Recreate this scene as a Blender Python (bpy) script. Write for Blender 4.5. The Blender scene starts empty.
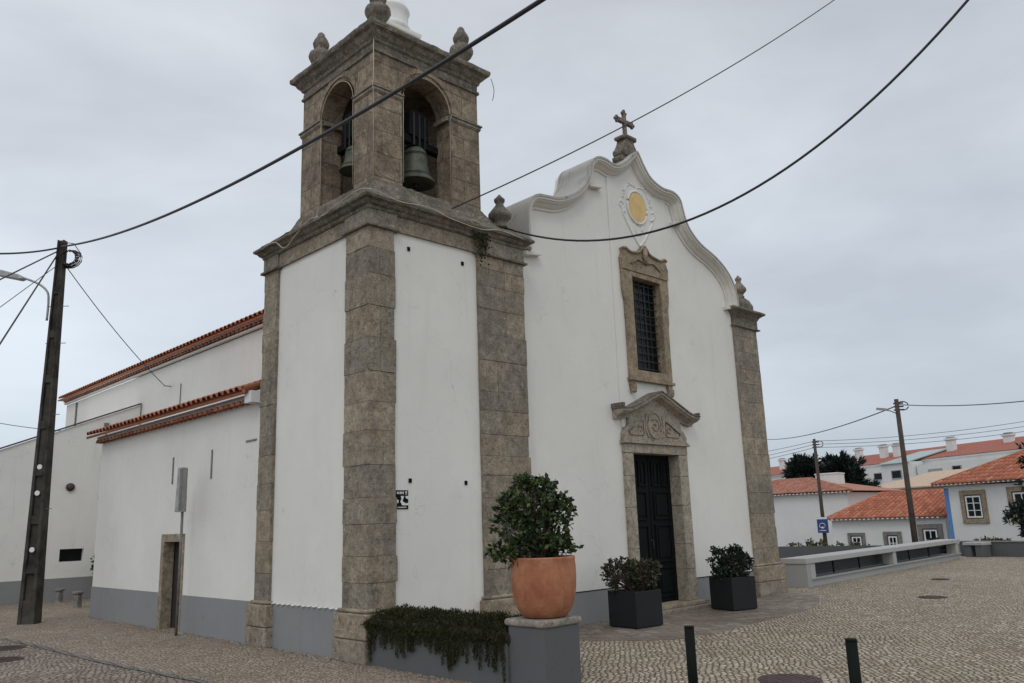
import bpy, bmesh, math, random
from math import pi, sin, cos, radians, atan2, hypot
from mathutils import Vector, Matrix, noise
from mathutils.geometry import tessellate_polygon
random.seed(7)
S = bpy.context.scene
COL = S.collection

# ------------------------------------------------------------------ camera
yaw, pitch, roll = 0.7694, 0.2165, -0.034
f_ = Vector((sin(yaw)*cos(pitch), cos(yaw)*cos(pitch), sin(pitch)))
r0 = Vector((cos(yaw), -sin(yaw), 0)); u0 = r0.cross(f_)
r_ = r0*cos(roll) + u0*sin(roll); u_ = -r0*sin(roll) + u0*cos(roll)
cam = bpy.data.cameras.new('camera'); co = bpy.data.objects.new('camera', cam); COL.objects.link(co)
m = Matrix((r_, u_, -f_)).transposed().to_4x4(); m.translation = Vector((-5.9954, -8.8953, 1.6))
co.matrix_world = m
cam.sensor_width = 36; cam.lens = 827.3/1024*36; cam.clip_start = .05; cam.clip_end = 3000
S.camera = co

# ------------------------------------------------------------------ world
SUN_EL, SUN_AZ = radians(45), radians(-130)        # azimuth measured from +Y towards +X
w = bpy.data.worlds.new('World'); S.world = w; w.use_nodes = True
nt = w.node_tree; N = nt.nodes; L = nt.links; N.clear()
out = N.new('ShaderNodeOutputWorld'); bg = N.new('ShaderNodeBackground'); bg.inputs[1].default_value = .1
sky = N.new('ShaderNodeTexSky'); sky.sky_type = 'NISHITA'; sky.sun_disc = False
sky.sun_elevation = SUN_EL; sky.sun_rotation = SUN_AZ
tc = N.new('ShaderNodeTexCoord'); mp = N.new('ShaderNodeMapping'); mp.inputs['Scale'].default_value = (1, 1, 2.6)
mp.inputs['Rotation'].default_value = (0.1, .12, .5)
L.new(tc.outputs['Generated'], mp.inputs[0])
n1 = N.new('ShaderNodeTexNoise'); n1.inputs['Scale'].default_value = 1.9; n1.inputs['Detail'].default_value = 7
n1.inputs['Roughness'].default_value = .52; n1.inputs['Distortion'].default_value = .25
L.new(mp.outputs[0], n1.inputs['Vector'])
rp = N.new('ShaderNodeValToRGB'); e = rp.color_ramp
e.elements[0].position = .34; e.elements[0].color = (.50, .54, .585, 1)
e.elements[1].position = .68; e.elements[1].color = (.70, .75, .79, 1)
L.new(n1.outputs[0], rp.inputs[0])
sx = N.new('ShaderNodeSeparateXYZ'); L.new(tc.outputs['Generated'], sx.inputs[0])
rz = N.new('ShaderNodeValToRGB'); e = rz.color_ramp
e.elements[0].position = 0.0; e.elements[0].color = (.90, .95, 1.0, 1)
e.elements[1].position = 1.0; e.elements[1].color = (1.5, 1.45, 1.45, 1)
k = e.elements.new(.22); k.color = (1.03, 1.05, 1.08, 1); k = e.elements.new(.6); k.color = (1.0, .97, .98, 1)
L.new(sx.outputs['Z'], rz.inputs[0])
mu = N.new('ShaderNodeMix'); mu.data_type = 'RGBA'; mu.blend_type = 'MULTIPLY'; mu.inputs['Factor'].default_value = 1
L.new(rp.outputs[0], mu.inputs['A']); L.new(rz.outputs[0], mu.inputs['B'])
# the cloud deck is thinner and brighter behind the camera and to the left
dp = N.new('ShaderNodeVectorMath'); dp.operation = 'DOT_PRODUCT'; L.new(tc.outputs['Generated'], dp.inputs[0]); dp.inputs[1].default_value = (-.87, -.36, .0)
mr = N.new('ShaderNodeMapRange'); mr.inputs['From Min'].default_value = -1; mr.inputs['From Max'].default_value = 1
mr.inputs['To Min'].default_value = 9.9; mr.inputs['To Max'].default_value = 14.8; L.new(dp.outputs['Value'], mr.inputs['Value'])
sc = N.new('ShaderNodeVectorMath'); sc.operation = 'SCALE'; L.new(mr.outputs['Result'], sc.inputs['Scale'])
L.new(mu.outputs['Result'], sc.inputs[0])
mx = N.new('ShaderNodeMix'); mx.data_type = 'RGBA'; mx.inputs['Factor'].default_value = .93
L.new(sky.outputs[0], mx.inputs['A']); L.new(sc.outputs[0], mx.inputs['B'])
L.new(mx.outputs['Result'], bg.inputs[0]); L.new(bg.outputs[0], out.inputs[0])

sl = bpy.data.lights.new('sun', 'SUN'); sl.energy = .45; sl.angle = radians(16); sl.color = (1, .965, .92)
so = bpy.data.objects.new('sun', sl); COL.objects.link(so)
sd = Vector((sin(SUN_AZ)*cos(SUN_EL), cos(SUN_AZ)*cos(SUN_EL), sin(SUN_EL)))
so.rotation_euler = sd.to_track_quat('Z', 'Y').to_euler(); so.location = (-20, 10, 30)
S.view_settings.view_transform = 'Standard'; S.view_settings.look = 'None'
S.view_settings.exposure = .05; S.view_settings.gamma = 1; S.view_settings.use_curve_mapping = False

# ------------------------------------------------------------------ materials
def newmat(name):
    m = bpy.data.materials.new(name); m.use_nodes = True
    return m, m.node_tree.nodes, m.node_tree.links, m.node_tree.nodes['Principled BSDF']
def gnode(N, L, scale=(1, 1, 1), rot=(0, 0, 0), kind='Position'):
    g = N.new('ShaderNodeNewGeometry'); mp = N.new('ShaderNodeMapping')
    mp.inputs['Scale'].default_value = scale; mp.inputs['Rotation'].default_value = rot
    L.new(g.outputs[kind], mp.inputs[0]); return mp.outputs[0]
def nz(N, L, vec, scale, detail=5, rough=.6, dist=0.):
    n = N.new('ShaderNodeTexNoise'); n.inputs['Scale'].default_value = scale; n.inputs['Detail'].default_value = detail
    n.inputs['Roughness'].default_value = rough; n.inputs['Distortion'].default_value = dist
    L.new(vec, n.inputs['Vector']); return n.outputs[0]
def ramp(N, L, fac, stops):
    r = N.new('ShaderNodeValToRGB'); cr = r.color_ramp
    cr.elements[0].position = stops[0][0]; cr.elements[0].color = c4(stops[0][1])
    cr.elements[1].position = stops[-1][0]; cr.elements[1].color = c4(stops[-1][1])
    for p_, c in stops[1:-1]:
        q = cr.elements.new(p_); q.color = c4(c)
    L.new(fac, r.inputs[0]); return r.outputs[0]
def c4(c):
    if isinstance(c, (int, float)): return (c, c, c, 1)
    return (c[0], c[1], c[2], 1)
def mix(N, L, a, b, fac=1., mode='MIX'):
    m = N.new('ShaderNodeMix'); m.data_type = 'RGBA'; m.blend_type = mode
    for s, v in (('A', a), ('B', b)):
        if isinstance(v, (tuple, int, float)): m.inputs[s].default_value = c4(v)
        else: L.new(v, m.inputs[s])
    if isinstance(fac, (int, float)): m.inputs['Factor'].default_value = fac
    else: L.new(fac, m.inputs['Factor'])
    return m.outputs['Result']
def math_(N, L, op, a, b=None):
    m = N.new('ShaderNodeMath'); m.operation = op
    for i, v in enumerate((a, b)):
        if v is None: continue
        if isinstance(v, (int, float)): m.inputs[i].default_value = v
        else: L.new(v, m.inputs[i])
    return m.outputs[0]
def bump(N, L, B, h, strength=.4, dist=.01):
    b = N.new('ShaderNodeBump'); b.inputs['Strength'].default_value = strength; b.inputs['Distance'].default_value = dist
    L.new(h, b.inputs['Height']); L.new(b.outputs[0], B.inputs['Normal'])

def plaster(name, col=(.71, .685, .63), stain=.10, streak=.09, dirt=(.36, .33, .29), rough=.9):
    m, N, L, B = newmat(name)
    p = gnode(N, L); ps = gnode(N, L, (2.2, 2.2, .16))
    big = nz(N, L, p, .7, 6, .6); st = nz(N, L, ps, 2.2, 6, .7, .2); fine = nz(N, L, p, 45, 3)
    c = mix(N, L, col, tuple(x*.92 for x in col), ramp(N, L, big, [(.38, 0), (.68, 1)]))
    c = mix(N, L, c, dirt, math_(N, L, 'MULTIPLY', ramp(N, L, st, [(.55, 0), (.8, 1)]), streak*2.2))
    # repaired patches with slightly different whitewash, and hairline cracks
    pv = N.new('ShaderNodeTexVoronoi'); pv.inputs['Scale'].default_value = 1.1; pv.inputs['Randomness'].default_value = 1
    wv = N.new('ShaderNodeVectorMath'); wv.operation = 'ADD'; L.new(p, wv.inputs[0]); wn = N.new('ShaderNodeTexNoise'); wn.inputs['Scale'].default_value = 2.5; L.new(p, wn.inputs['Vector']); L.new(wn.outputs['Color'], wv.inputs[1])
    L.new(wv.outputs[0], pv.inputs['Vector']); sc_ = N.new('ShaderNodeSeparateColor'); L.new(pv.outputs['Color'], sc_.inputs[0])
    c = mix(N, L, c, tuple(x*.93 for x in col), math_(N, L, 'MULTIPLY', ramp(N, L, sc_.outputs[0], [(.62, 0), (.70, 1)]), .4))
    ck = N.new('ShaderNodeTexVoronoi'); ck.feature = 'DISTANCE_TO_EDGE'; ck.inputs['Scale'].default_value = .9; L.new(wv.outputs[0], ck.inputs['Vector'])
    c = mix(N, L, c, tuple(x*.55 for x in dirt), math_(N, L, 'MULTIPLY', ramp(N, L, ck.outputs['Distance'], [(.0, 1), (.006, 0)]), math_(N, L, 'MULTIPLY', ramp(N, L, big, [(.45, 0), (.6, 1)]), .28)))
    sp = nz(N, L, p, 5.5, 7, .72, .4)
    c = mix(N, L, c, dirt, math_(N, L, 'MULTIPLY', ramp(N, L, sp, [(.6, 0), (.78, 1)]), stain*2.5))
    L.new(c, B.inputs['Base Color']); B.inputs['Roughness'].default_value = rough
    h = math_(N, L, 'ADD', math_(N, L, 'MULTIPLY', fine, .4), nz(N, L, p, 4, 5))
    bump(N, L, B, h, .35, .012); return m
def stone(name, cols, lichen=.3, blocks=None, island=True, dark=(.065, .055, .042), bstr=1., rough=.95, scale=1.6):
    m, N, L, B = newmat(name)
    p = gnode(N, L); g = N.new('ShaderNodeNewGeometry')
    a = nz(N, L, p, 3.2*scale, 7, .68, .5); b = nz(N, L, p, 22*scale, 6, .7); f = nz(N, L, p, 70*scale, 3)
    c = ramp(N, L, a, [(.33, cols[0]), (.5, cols[1]), (.68, cols[2])])
    if island:
        r = ramp(N, L, g.outputs['Random Per Island'], [(0, (.68, .67, .65)), (.3, (.90, .90, .89)), (.55, (1.0, .97, .91)), (.8, (1.10, 1.03, .90)), (1, (1.24, 1.2, 1.13))])
        c = mix(N, L, c, r, .9, 'MULTIPLY')
    c = mix(N, L, c, dark, math_(N, L, 'MULTIPLY', ramp(N, L, b, [(.5, 0), (.72, 1)]), .62))
    gy = nz(N, L, p, 9, 6, .75, 1.)
    c = mix(N, L, c, (.235, .23, .20), math_(N, L, 'MULTIPLY', ramp(N, L, gy, [(.52, 0), (.64, 1)]), .45))
    oc = nz(N, L, gnode(N, L, (1, 1, .6)), 7.5, 6, .75, .5)
    c = mix(N, L, c, (.33, .22, .11), math_(N, L, 'MULTIPLY', ramp(N, L, oc, [(.55, 0), (.67, 1)]), .5))
    sp2 = nz(N, L, p, 34, 5, .8)
    c = mix(N, L, c, (.55, .52, .44), math_(N, L, 'MULTIPLY', ramp(N, L, sp2, [(.60, 0), (.68, 1)]), .45))
    big = nz(N, L, gnode(N, L, (1, 1, .45)), 1.7, 7, .72, .6)
    c = mix(N, L, c, dark, math_(N, L, 'MULTIPLY', ramp(N, L, big, [(.47, 0), (.66, 1)]), lichen))
    wl = nz(N, L, p, 14, 6, .75)
    c = mix(N, L, c, (.52, .48, .38), math_(N, L, 'MULTIPLY', ramp(N, L, wl, [(.56, 0), (.67, 1)]), .6))
    dk = nz(N, L, p, 15, 7, .85, .6)
    c = mix(N, L, c, dark, math_(N, L, 'MULTIPLY', ramp(N, L, dk, [(.50, 0), (.62, 1)]), .7))
    h = math_(N, L, 'ADD', b, math_(N, L, 'MULTIPLY', f, .4))
    if blocks:
        s = N.new('ShaderNodeSeparateXYZ'); L.new(g.outputs['Position'], s.inputs[0])
        cb = N.new('ShaderNodeCombineXYZ'); L.new(math_(N, L, 'ADD', s.outputs[0], s.outputs[1]), cb.inputs[0]); L.new(s.outputs[2], cb.inputs[1])
        br = N.new('ShaderNodeTexBrick'); br.inputs['Scale'].default_value = 1
        br.inputs['Brick Width'].default_value = blocks[0]; br.inputs['Row Height'].default_value = blocks[1]
        br.inputs['Mortar Size'].default_value = .006; br.inputs['Mortar Smooth'].default_value = .3
        br.inputs['Color1'].default_value = c4((.78, .75, .72)); br.inputs['Color2'].default_value = c4((1.12, 1.1, 1.05)); br.inputs['Mortar'].default_value = c4((.4, .38, .36))
        L.new(cb.outputs[0], br.inputs['Vector'])
        c = mix(N, L, c, br.outputs['Color'], .85, 'MULTIPLY')
        h = math_(N, L, 'SUBTRACT', h, br.outputs['Fac'])
    L.new(c, B.inputs['Base Color']); B.inputs['Roughness'].default_value = rough
    bump(N, L, B, h, bstr, .018); return m
def paint(name, col, rough=.6, var=.12, metal=0., scale=6, bstr=.15, spec=.5):
    m, N, L, B = newmat(name)
    p = gnode(N, L); a = nz(N, L, p, scale, 6, .65, .2)
    c = mix(N, L, col, tuple(x*(1-var*2.4) for x in col), ramp(N, L, a, [(.4, 0), (.7, 1)]))
    L.new(c, B.inputs['Base Color']); B.inputs['Roughness'].default_value = rough; B.inputs['Metallic'].default_value = metal; B.inputs['Specular IOR Level'].default_value = spec
    bump(N, L, B, nz(N, L, p, scale*8, 3), bstr, .006); return m
def tile(name, a, b, c_):
    m, N, L, B = newmat(name)
    g = N.new('ShaderNodeNewGeometry'); p = gnode(N, L)
    c = ramp(N, L, g.outputs['Random Per Island'], [(0, a), (.5, b), (1, c_)])
    n = nz(N, L, p, 4.5, 6, .7, .3)
    c = mix(N, L, c, (.07, .05, .045), math_(N, L, 'MULTIPLY', ramp(N, L, n, [(.48, 0), (.75, 1)]), .6))
    n2 = nz(N, L, p, 30, 4, .7)
    c = mix(N, L, c, tuple(x*.6 for x in b), ramp(N, L, n2, [(.45, 0), (.8, .8)]))
    L.new(c, B.inputs['Base Color']); B.inputs['Roughness'].default_value = .85
    bump(N, L, B, n2, .4, .01); return m
def leafmat(name, cols, rough=.45, spec=.35):
    m, N, L, B = newmat(name)
    g = N.new('ShaderNodeNewGeometry')
    c = ramp(N, L, g.outputs['Random Per Island'], [(0, cols[0]), (.5, cols[1]), (.9, cols[2]), (1, cols[-1])])
    L.new(c, B.inputs['Base Color']); B.inputs['Roughness'].default_value = rough
    B.inputs['Specular IOR Level'].default_value = spec
    return m

def cobble(name, cols, joint, scale, rot, rnd=.45, warp=.5, edge=.07, size=.55, patch=.25):
    m, N, L, B = newmat(name)
    p = gnode(N, L, (1, 1, 0))
    wn = N.new('ShaderNodeTexNoise'); wn.inputs['Scale'].default_value = size; wn.inputs['Detail'].default_value = 3
    L.new(p, wn.inputs['Vector'])
    off = N.new('ShaderNodeVectorMath'); off.operation = 'SUBTRACT'; L.new(wn.outputs['Color'], off.inputs[0]); off.inputs[1].default_value = (.5, .5, .5)
    sc = N.new('ShaderNodeVectorMath'); sc.operation = 'SCALE'; sc.inputs['Scale'].default_value = warp; L.new(off.outputs[0], sc.inputs[0])
    ad = N.new('ShaderNodeVectorMath'); ad.operation = 'ADD'; L.new(p, ad.inputs[0]); L.new(sc.outputs[0], ad.inputs[1])
    mp = N.new('ShaderNodeMapping'); mp.inputs['Rotation'].default_value = (0, 0, rot); mp.inputs['Scale'].default_value = (scale, scale*1.12, 0)
    L.new(ad.outputs[0], mp.inputs[0])
    v = N.new('ShaderNodeTexVoronoi'); v.voronoi_dimensions = '2D'; v.feature = 'DISTANCE_TO_EDGE'; v.inputs['Scale'].default_value = 1; v.inputs['Randomness'].default_value = rnd
    v2 = N.new('ShaderNodeTexVoronoi'); v2.voronoi_dimensions = '2D'; v2.feature = 'F1'; v2.inputs['Scale'].default_value = 1; v2.inputs['Randomness'].default_value = rnd
    L.new(mp.outputs[0], v.inputs['Vector']); L.new(mp.outputs[0], v2.inputs['Vector'])
    sp = N.new('ShaderNodeSeparateColor'); L.new(v2.outputs['Color'], sp.inputs[0])
    c = ramp(N, L, sp.outputs[0], [(0, cols[0]), (.45, cols[1]), (.8, cols[2]), (1, cols[3])])
    big = nz(N, L, p, .45, 5, .6, .4)
    c = mix(N, L, c, (.68, .64, .6), math_(N, L, 'MULTIPLY', ramp(N, L, big, [(.4, 0), (.66, 1)]), patch*2), 'MULTIPLY')
    sm = nz(N, L, p, 2.6, 5, .7)
    c = mix(N, L, c, (.7, .62, .5), math_(N, L, 'MULTIPLY', ramp(N, L, sm, [(.52, 0), (.75, 1)]), .6), 'MULTIPLY')
    f = nz(N, L, p, 60, 4)
    c = mix(N, L, c, tuple(x*.7 for x in cols[1]), ramp(N, L, f, [(.5, 0), (.8, .7)]))
    wd = nz(N, L, p, 1.1, 6, .75, .6)
    joint = mix(N, L, joint, (.05, .06, .022), ramp(N, L, wd, [(.52, 0), (.66, 1)]))
    c = mix(N, L, c, (.30, .235, .15), math_(N, L, 'MULTIPLY', ramp(N, L, wd, [(.55, 0), (.75, 1)]), .4))
    j = ramp(N, L, v.outputs['Distance'], [(edge*.25, 0), (edge*1.6, 1)])
    c = mix(N, L, joint, c, j)
    L.new(c, B.inputs['Base Color']); B.inputs['Roughness'].default_value = .8
    h = ramp(N, L, v.outputs['Distance'], [(0, 0), (edge*1.3, .7), (.3, 1)])
    tilt = math_(N, L, 'MULTIPLY', sp.outputs[1], .35)
    h = math_(N, L, 'ADD', math_(N, L, 'ADD', h, tilt), math_(N, L, 'MULTIPLY', f, .18))
    bump(N, L, B, h, .9, .022); return m

M = {}
M['white'] = plaster('white_plaster')
M['white_clean'] = plaster('white_plaster_clean', (.68, .67, .64), .08, .08)
M['white_old'] = plaster('white_plaster_old', (.74, .725, .68), .10, .16, (.22, .21, .2))
M['mould'] = plaster('moulding_plaster', (.64, .61, .55), .3, .25, (.26, .24, .22))
M['cap_grey'] = plaster('weathered_capping', (.40, .385, .35), .6, .5, (.12, .115, .10))
M['plinth'] = plaster('grey_plinth_paint', (.235, .235, .235), .4, .25, (.16, .145, .115))
M['plinth_dark'] = plaster('grey_wall_paint', (.10, .10, .102), .35, .2, (.075, .068, .055))
M['stone'] = stone('pilaster_stone', [(.20, .165, .125), (.31, .265, .205), (.42, .365, .285)], .42)
M['stone_low'] = stone('rough_base_stone', [(.19, .155, .12), (.33, .275, .21), (.45, .39, .31)], .22, bstr=1., scale=1.6)
M['stone_dark'] = stone('weathered_stone', [(.09, .08, .065), (.18, .15, .12), (.30, .255, .20)], .6, island=False, bstr=1.)
M['stone_belfry'] = stone('belfry_stone', [(.17, .13, .09), (.31, .245, .175), (.44, .36, .26)], .5, blocks=(.62, .36), island=False)
M['stone_door'] = stone('door_stone', [(.29, .245, .185), (.40, .345, .265), (.48, .42, .335)], .16, island=False, scale=1.5)
M['stone_win'] = stone('window_stone', [(.22, .16, .10), (.33, .25, .16), (.43, .35, .24)], .25, island=False, scale=1.5)
M['stone_grey'] = stone('grey_granite', [(.16, .15, .145), (.22, .21, .2), (.28, .27, .26)], .2, island=False, scale=2)
M['stone_cap'] = stone('speckled_cap_stone', [(.2, .17, .14), (.36, .31, .26), (.5, .44, .38)], .1, island=False, scale=3)
M['concrete'] = plaster('parapet_concrete', (.34, .335, .32), .4, .35, (.16, .15, .14))
M['conc_light'] = plaster('parapet_light_concrete', (.40, .385, .365), .45, .3, (.2, .19, .18))
M['pole'] = paint('pole_concrete', (.072, .066, .055), .95, .3, 0, 3, .6, .2)
M['pole_wood'] = paint('pole_wood', (.075, .055, .042), .9, .2, 0, 5, .6)
M['tile_old'] = tile('old_roof_tile', (.27, .09, .045), (.38, .13, .065), (.47, .19, .11))
M['tile_old2'] = tile('faded_roof_tile', (.34, .13, .085), (.40, .17, .11), (.46, .23, .16))
M['tile_new'] = tile('orange_roof_tile', (.34, .11, .06), (.45, .15, .08), (.55, .23, .14))
M['tile_far'] = tile('far_roof_tile', (.30, .09, .06), (.33, .10, .065), (.38, .13, .08))
M['tile_beige'] = tile('beige_roof_tile', (.5, .36, .25), (.55, .4, .28), (.6, .45, .32))
M['green_door'] = paint('dark_green_paint', (.003, .006, .005), .7, .15, 0, 12, .3, .15)
M['door_brown'] = paint('dark_old_wood', (.03, .026, .02), .7, .2, 0, 12, .5)
M['black'] = paint('dark_interior', (.008, .008, .009), .6)
M['iron'] = paint('black_iron', (.014, .014, .015), .5, .1, .3)
M['glass'] = paint('dark_glass', (.007, .010, .010), .25, .05, spec=.15)
M['bronze'] = paint('bell_bronze', (.10, .105, .075), .6, .25, .35, 8, .4)
M['wood_dark'] = paint('headstock_wood', (.014, .014, .015), .9, .2, 0, 8, .5, .1)
M['ochre'] = paint('ochre_paint', (.70, .49, .21), .8, .08)
M['planter'] = paint('anthracite_planter', (.019, .020, .021), .7, .06, 0, 4, .08, .2)
M['cable'] = paint('cable_rubber', (.02, .02, .022), .6)
M['cord'] = paint('pale_cord', (.5, .44, .32), .8)
M['cablegrey'] = paint('grey_cable', (.12, .12, .13), .7)
M['metal'] = paint('galvanised_metal', (.35, .35, .34), .5, .12, .4, 10)
M['metal_dark'] = paint('dull_metal', (.20, .19, .18), .6, .2, .2, 12)
M['bollard'] = paint('green_bollard_paint', (.004, .007, .005), .7, .1, spec=.15)
M['rust'] = paint('rusty_iron', (.085, .055, .05), .8, .25, 0, 14, .5)
M['whitep'] = paint('white_paint', (.72, .72, .70), .5, .05)
M['blackp'] = paint('black_print', (.008, .008, .009), .8, .05, spec=.1)
M['bluep'] = paint('blue_sign_paint', (.02, .045, .18), .4, .05)
M['bluewall'] = paint('blue_wall_paint', (.10, .24, .52), .8, .08)
M['soil'] = paint('potting_soil', (.03, .022, .016), 1., .2, 0, 20, .8)
M['bark'] = paint('bark', (.07, .052, .038), .95, .25, 0, 10, .8)
M['leaf_pot'] = leafmat('leathery_leaves', [(.013, .024, .010), (.034, .054, .018), (.075, .105, .032), (.14, .15, .045)])
M['leaf_red'] = leafmat('reddish_leaves', [(.07, .025, .03), (.03, .045, .02), (.05, .075, .028), (.12, .06, .06)])
M['leaf_dark'] = leafmat('dark_leaves', [(.008, .016, .010), (.014, .028, .015), (.03, .05, .022), (.05, .02, .02)])
M['leaf_con'] = leafmat('conifer_needles', [(.005, .014, .012), (.010, .022, .017), (.02, .036, .024), (.03, .05, .03)], .8)
M['leaf_trail'] = leafmat('trailing_leaves', [(.014, .016, .008), (.03, .032, .015), (.05, .052, .022), (.085, .065, .035)], .9, .05)
M['leaf_yel'] = leafmat('olive_shrub_leaves', [(.04, .045, .015), (.08, .08, .025), (.11, .09, .03), (.12, .06, .03)], .7)
M['cobble'] = cobble('plaza_cobbles', [(.31, .235, .15), (.47, .395, .285), (.56, .485, .365), (.68, .62, .50)], (.08, .06, .042), 14.5, .86, .56, .5, .14, .6)
M['cobble_dark'] = cobble('street_cobbles', [(.19, .145, .12), (.30, .245, .20), (.39, .325, .26), (.50, .42, .33)], (.075, .056, .042), 15, .3, .7, .5, .12, .7, .35)
M['cobble_walk'] = cobble('footway_cobbles', [(.25, .20, .145), (.34, .28, .21), (.42, .35, .265), (.50, .42, .32)], (.10, .078, .058), 17, .1, .7, .3, .09, .7, .3)
M['slab'] = cobble('apron_paving', [(.17, .14, .11), (.21, .175, .14), (.25, .21, .17), (.29, .25, .205)], (.10, .08, .062), 5.5, .5, .6, .3, .02, .7, .5)
M['land'] = paint('distant_ground', (.16, .15, .13), 1., .2, 0, .2)

M['leaf_litter'] = leafmat('dry_leaves', [(.06, .04, .02), (.12, .08, .04), (.08, .07, .03), (.16, .11, .06)], .9, .1)
# terracotta pot with burnt streaks
m, N, L, B = newmat('terracotta')
p = gnode(N, L, (1, 1, .8)); a = nz(N, L, p, 7, 7, .7, .5); b = nz(N, L, gnode(N, L, (1, 1, 7)), 7, 5)
c = ramp(N, L, a, [(.34, (.27, .085, .04)), (.5, (.34, .13, .058)), (.72, (.42, .21, .115))])
c = mix(N, L, c, (.28, .08, .045), math_(N, L, 'MULTIPLY', ramp(N, L, b, [(.5, 0), (.75, 1)]), .5))
L.new(c, B.inputs['Base Color']); B.inputs['Roughness'].default_value = .75; bump(N, L, B, b, .25, .008); M['terracotta'] = m

# ------------------------------------------------------------------ mesh builder
class MB:
    def __init__(s): s.v = []; s.f = []; s.sm = []; s.pieces = []
    def add(s, vs, fs, smooth=False):
        o = len(s.v); s.v += [tuple(q) for q in vs]; s.f += [tuple(i+o for i in q) for q in fs]; s.sm += [smooth]*len(fs)
        s.pieces.append((o, len(s.v), len(s.f)-len(fs), len(s.f)))
        return s
    def box(s, x0, x1, y0, y1, z0, z1, rz=0, pivot=None):
        vs = [(x, y, z) for z in (z0, z1) for x, y in ((x0, y0), (x1, y0), (x1, y1), (x0, y1))]
        if rz:
            px, py = pivot or ((x0+x1)/2, (y0+y1)/2); c, q = cos(rz), sin(rz)
            vs = [(px+(x-px)*c-(y-py)*q, py+(x-px)*q+(y-py)*c, z) for x, y, z in vs]
        return s.add(vs, [(0, 3, 2, 1), (4, 5, 6, 7), (0, 1, 5, 4), (1, 2, 6, 5), (2, 3, 7, 6), (3, 0, 4, 7)])
    def rot_lathe(s, prof, cx=0, cy=0, cz=0, n=20, smooth=True, sq=None, ph=0):
        vs = []; fs = []
        for r, z in prof:
            for i in range(n):
                a = 2*pi*i/n+ph; vs.append((cx+r*cos(a), cy+r*sin(a), cz+z))
        for j in range(len(prof)-1):
            for i in range(n):
                k = (i+1) % n; fs.append((j*n+i, j*n+k, (j+1)*n+k, (j+1)*n+i))
        s.add(vs, fs, smooth)
        o = len(s.v)-len(vs)
        s.f.append(tuple(o+i for i in reversed(range(n)))); s.f.append(tuple(o+(len(prof)-1)*n+i for i in range(n))); s.sm += [False, False]
        return s
    def tube(s, pts, r, n=8, caps=True, smooth=True):
        pts = [Vector(q) for q in pts]; vs = []; fs = []
        rr = r if isinstance(r, (list, tuple)) else [r]*len(pts)
        up = Vector((0, 0, 1))
        for i, q in enumerate(pts):
            t = (pts[min(i+1, len(pts)-1)]-pts[max(i-1, 0)]).normalized()
            ref = up if abs(t.z) < .95 else Vector((1, 0, 0))
            a = t.cross(ref).normalized(); b = a.cross(t)
            for k in range(n):
                an = 2*pi*k/n; vs.append(q+(a*cos(an)+b*sin(an))*rr[i])
        for i in range(len(pts)-1):
            for k in range(n):
                k2 = (k+1) % n; fs.append((i*n+k, i*n+k2, (i+1)*n+k2, (i+1)*n+k))
        if caps:
            fs.append(tuple(range(n))); fs.append(tuple((len(pts)-1)*n+i for i in range(n)))
        return s.add(vs, fs, smooth)
    def extr(s, loops, d0, d1, ax='y'):
        """prism with holes; 2D loops in (x,z) for ax y, (y,z) for ax x, (x,y) for ax z"""
        mp = {'y': lambda a, b, d: (a, d, b), 'x': lambda a, b, d: (d, a, b), 'z': lambda a, b, d: (a, b, d)}[ax]
        flat = [q for l in loops for q in l]; n = len(flat)
        tris = tessellate_polygon([[Vector((a, b, 0)) for a, b in l] for l in loops])
        vs = [mp(a, b, d0) for a, b in flat]+[mp(a, b, d1) for a, b in flat]
        fs = [tuple(t) for t in tris]+[tuple(i+n for i in reversed(t)) for t in tris]
        o = 0
        for l in loops:
            k = len(l)
            for i in range(k):
                j = (i+1) % k; fs.append((o+i, o+j, o+j+n, o+i+n))
            o += k
        return s.add(vs, fs)
    def ring(s, x0, x1, y0, y1, prof):
        """stack of rectangles: prof = [(outset, z)...] bottom to top"""
        vs = []; fs = []
        for o, z in prof: vs += [(x0-o, y0-o, z), (x1+o, y0-o, z), (x1+o, y1+o, z), (x0-o, y1+o, z)]
        for j in range(len(prof)-1):
            for i in range(4):
                k = (i+1) % 4; fs.append((j*4+i, j*4+k, j*4+4+k, j*4+4+i))
        t = (len(prof)-1)*4; fs += [(3, 2, 1, 0), (t, t+1, t+2, t+3)]
        return s.add(vs, fs)
    def sweep(s, path, prof):
        """path in (x,z); prof closed list of (inward offset, y); ends capped"""
        n = len(path); m_ = len(prof); vs = []; fs = []
        for i, (x, z) in enumerate(path):
            a = path[max(i-1, 0)]; b = path[min(i+1, n-1)]
            tx, tz = b[0]-a[0], b[1]-a[1]; l = hypot(tx, tz) or 1; nx, nzz = tz/l, -tx/l
            for o, y in prof: vs.append((x+nx*o, y, z+nzz*o))
        for i in range(n-1):
            for k in range(m_):
                k2 = (k+1) % m_; fs.append((i*m_+k, i*m_+k2, (i+1)*m_+k2, (i+1)*m_+k))
        fs.append(tuple(range(m_))); fs.append(tuple((n-1)*m_+i for i in range(m_)))
        return s.add(vs, fs)
    def build(s, name, mat, parent=None, bevel=0, loc=None, origin=None, keepn=False):
        o3 = Vector(origin) if origin is not None else (ORG.get(parent.name, Vector((0, 0, 0))) if parent else Vector(loc or (0, 0, 0)))
        me = bpy.data.meshes.new(name); me.from_pydata([tuple(Vector(q)-o3) for q in s.v], [], s.f)
        me.polygons.foreach_set('use_smooth', s.sm); me.update()
        if not keepn:
            bm = bmesh.new(); bm.from_mesh(me); bmesh.ops.recalc_face_normals(bm, faces=bm.faces); bm.to_mesh(me); bm.free()
        me.materials.append(mat); o = bpy.data.objects.new(name, me); COL.objects.link(o)
        if parent: o.parent = parent; ORG[o.name] = o3
        elif loc: o.location = loc
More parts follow.
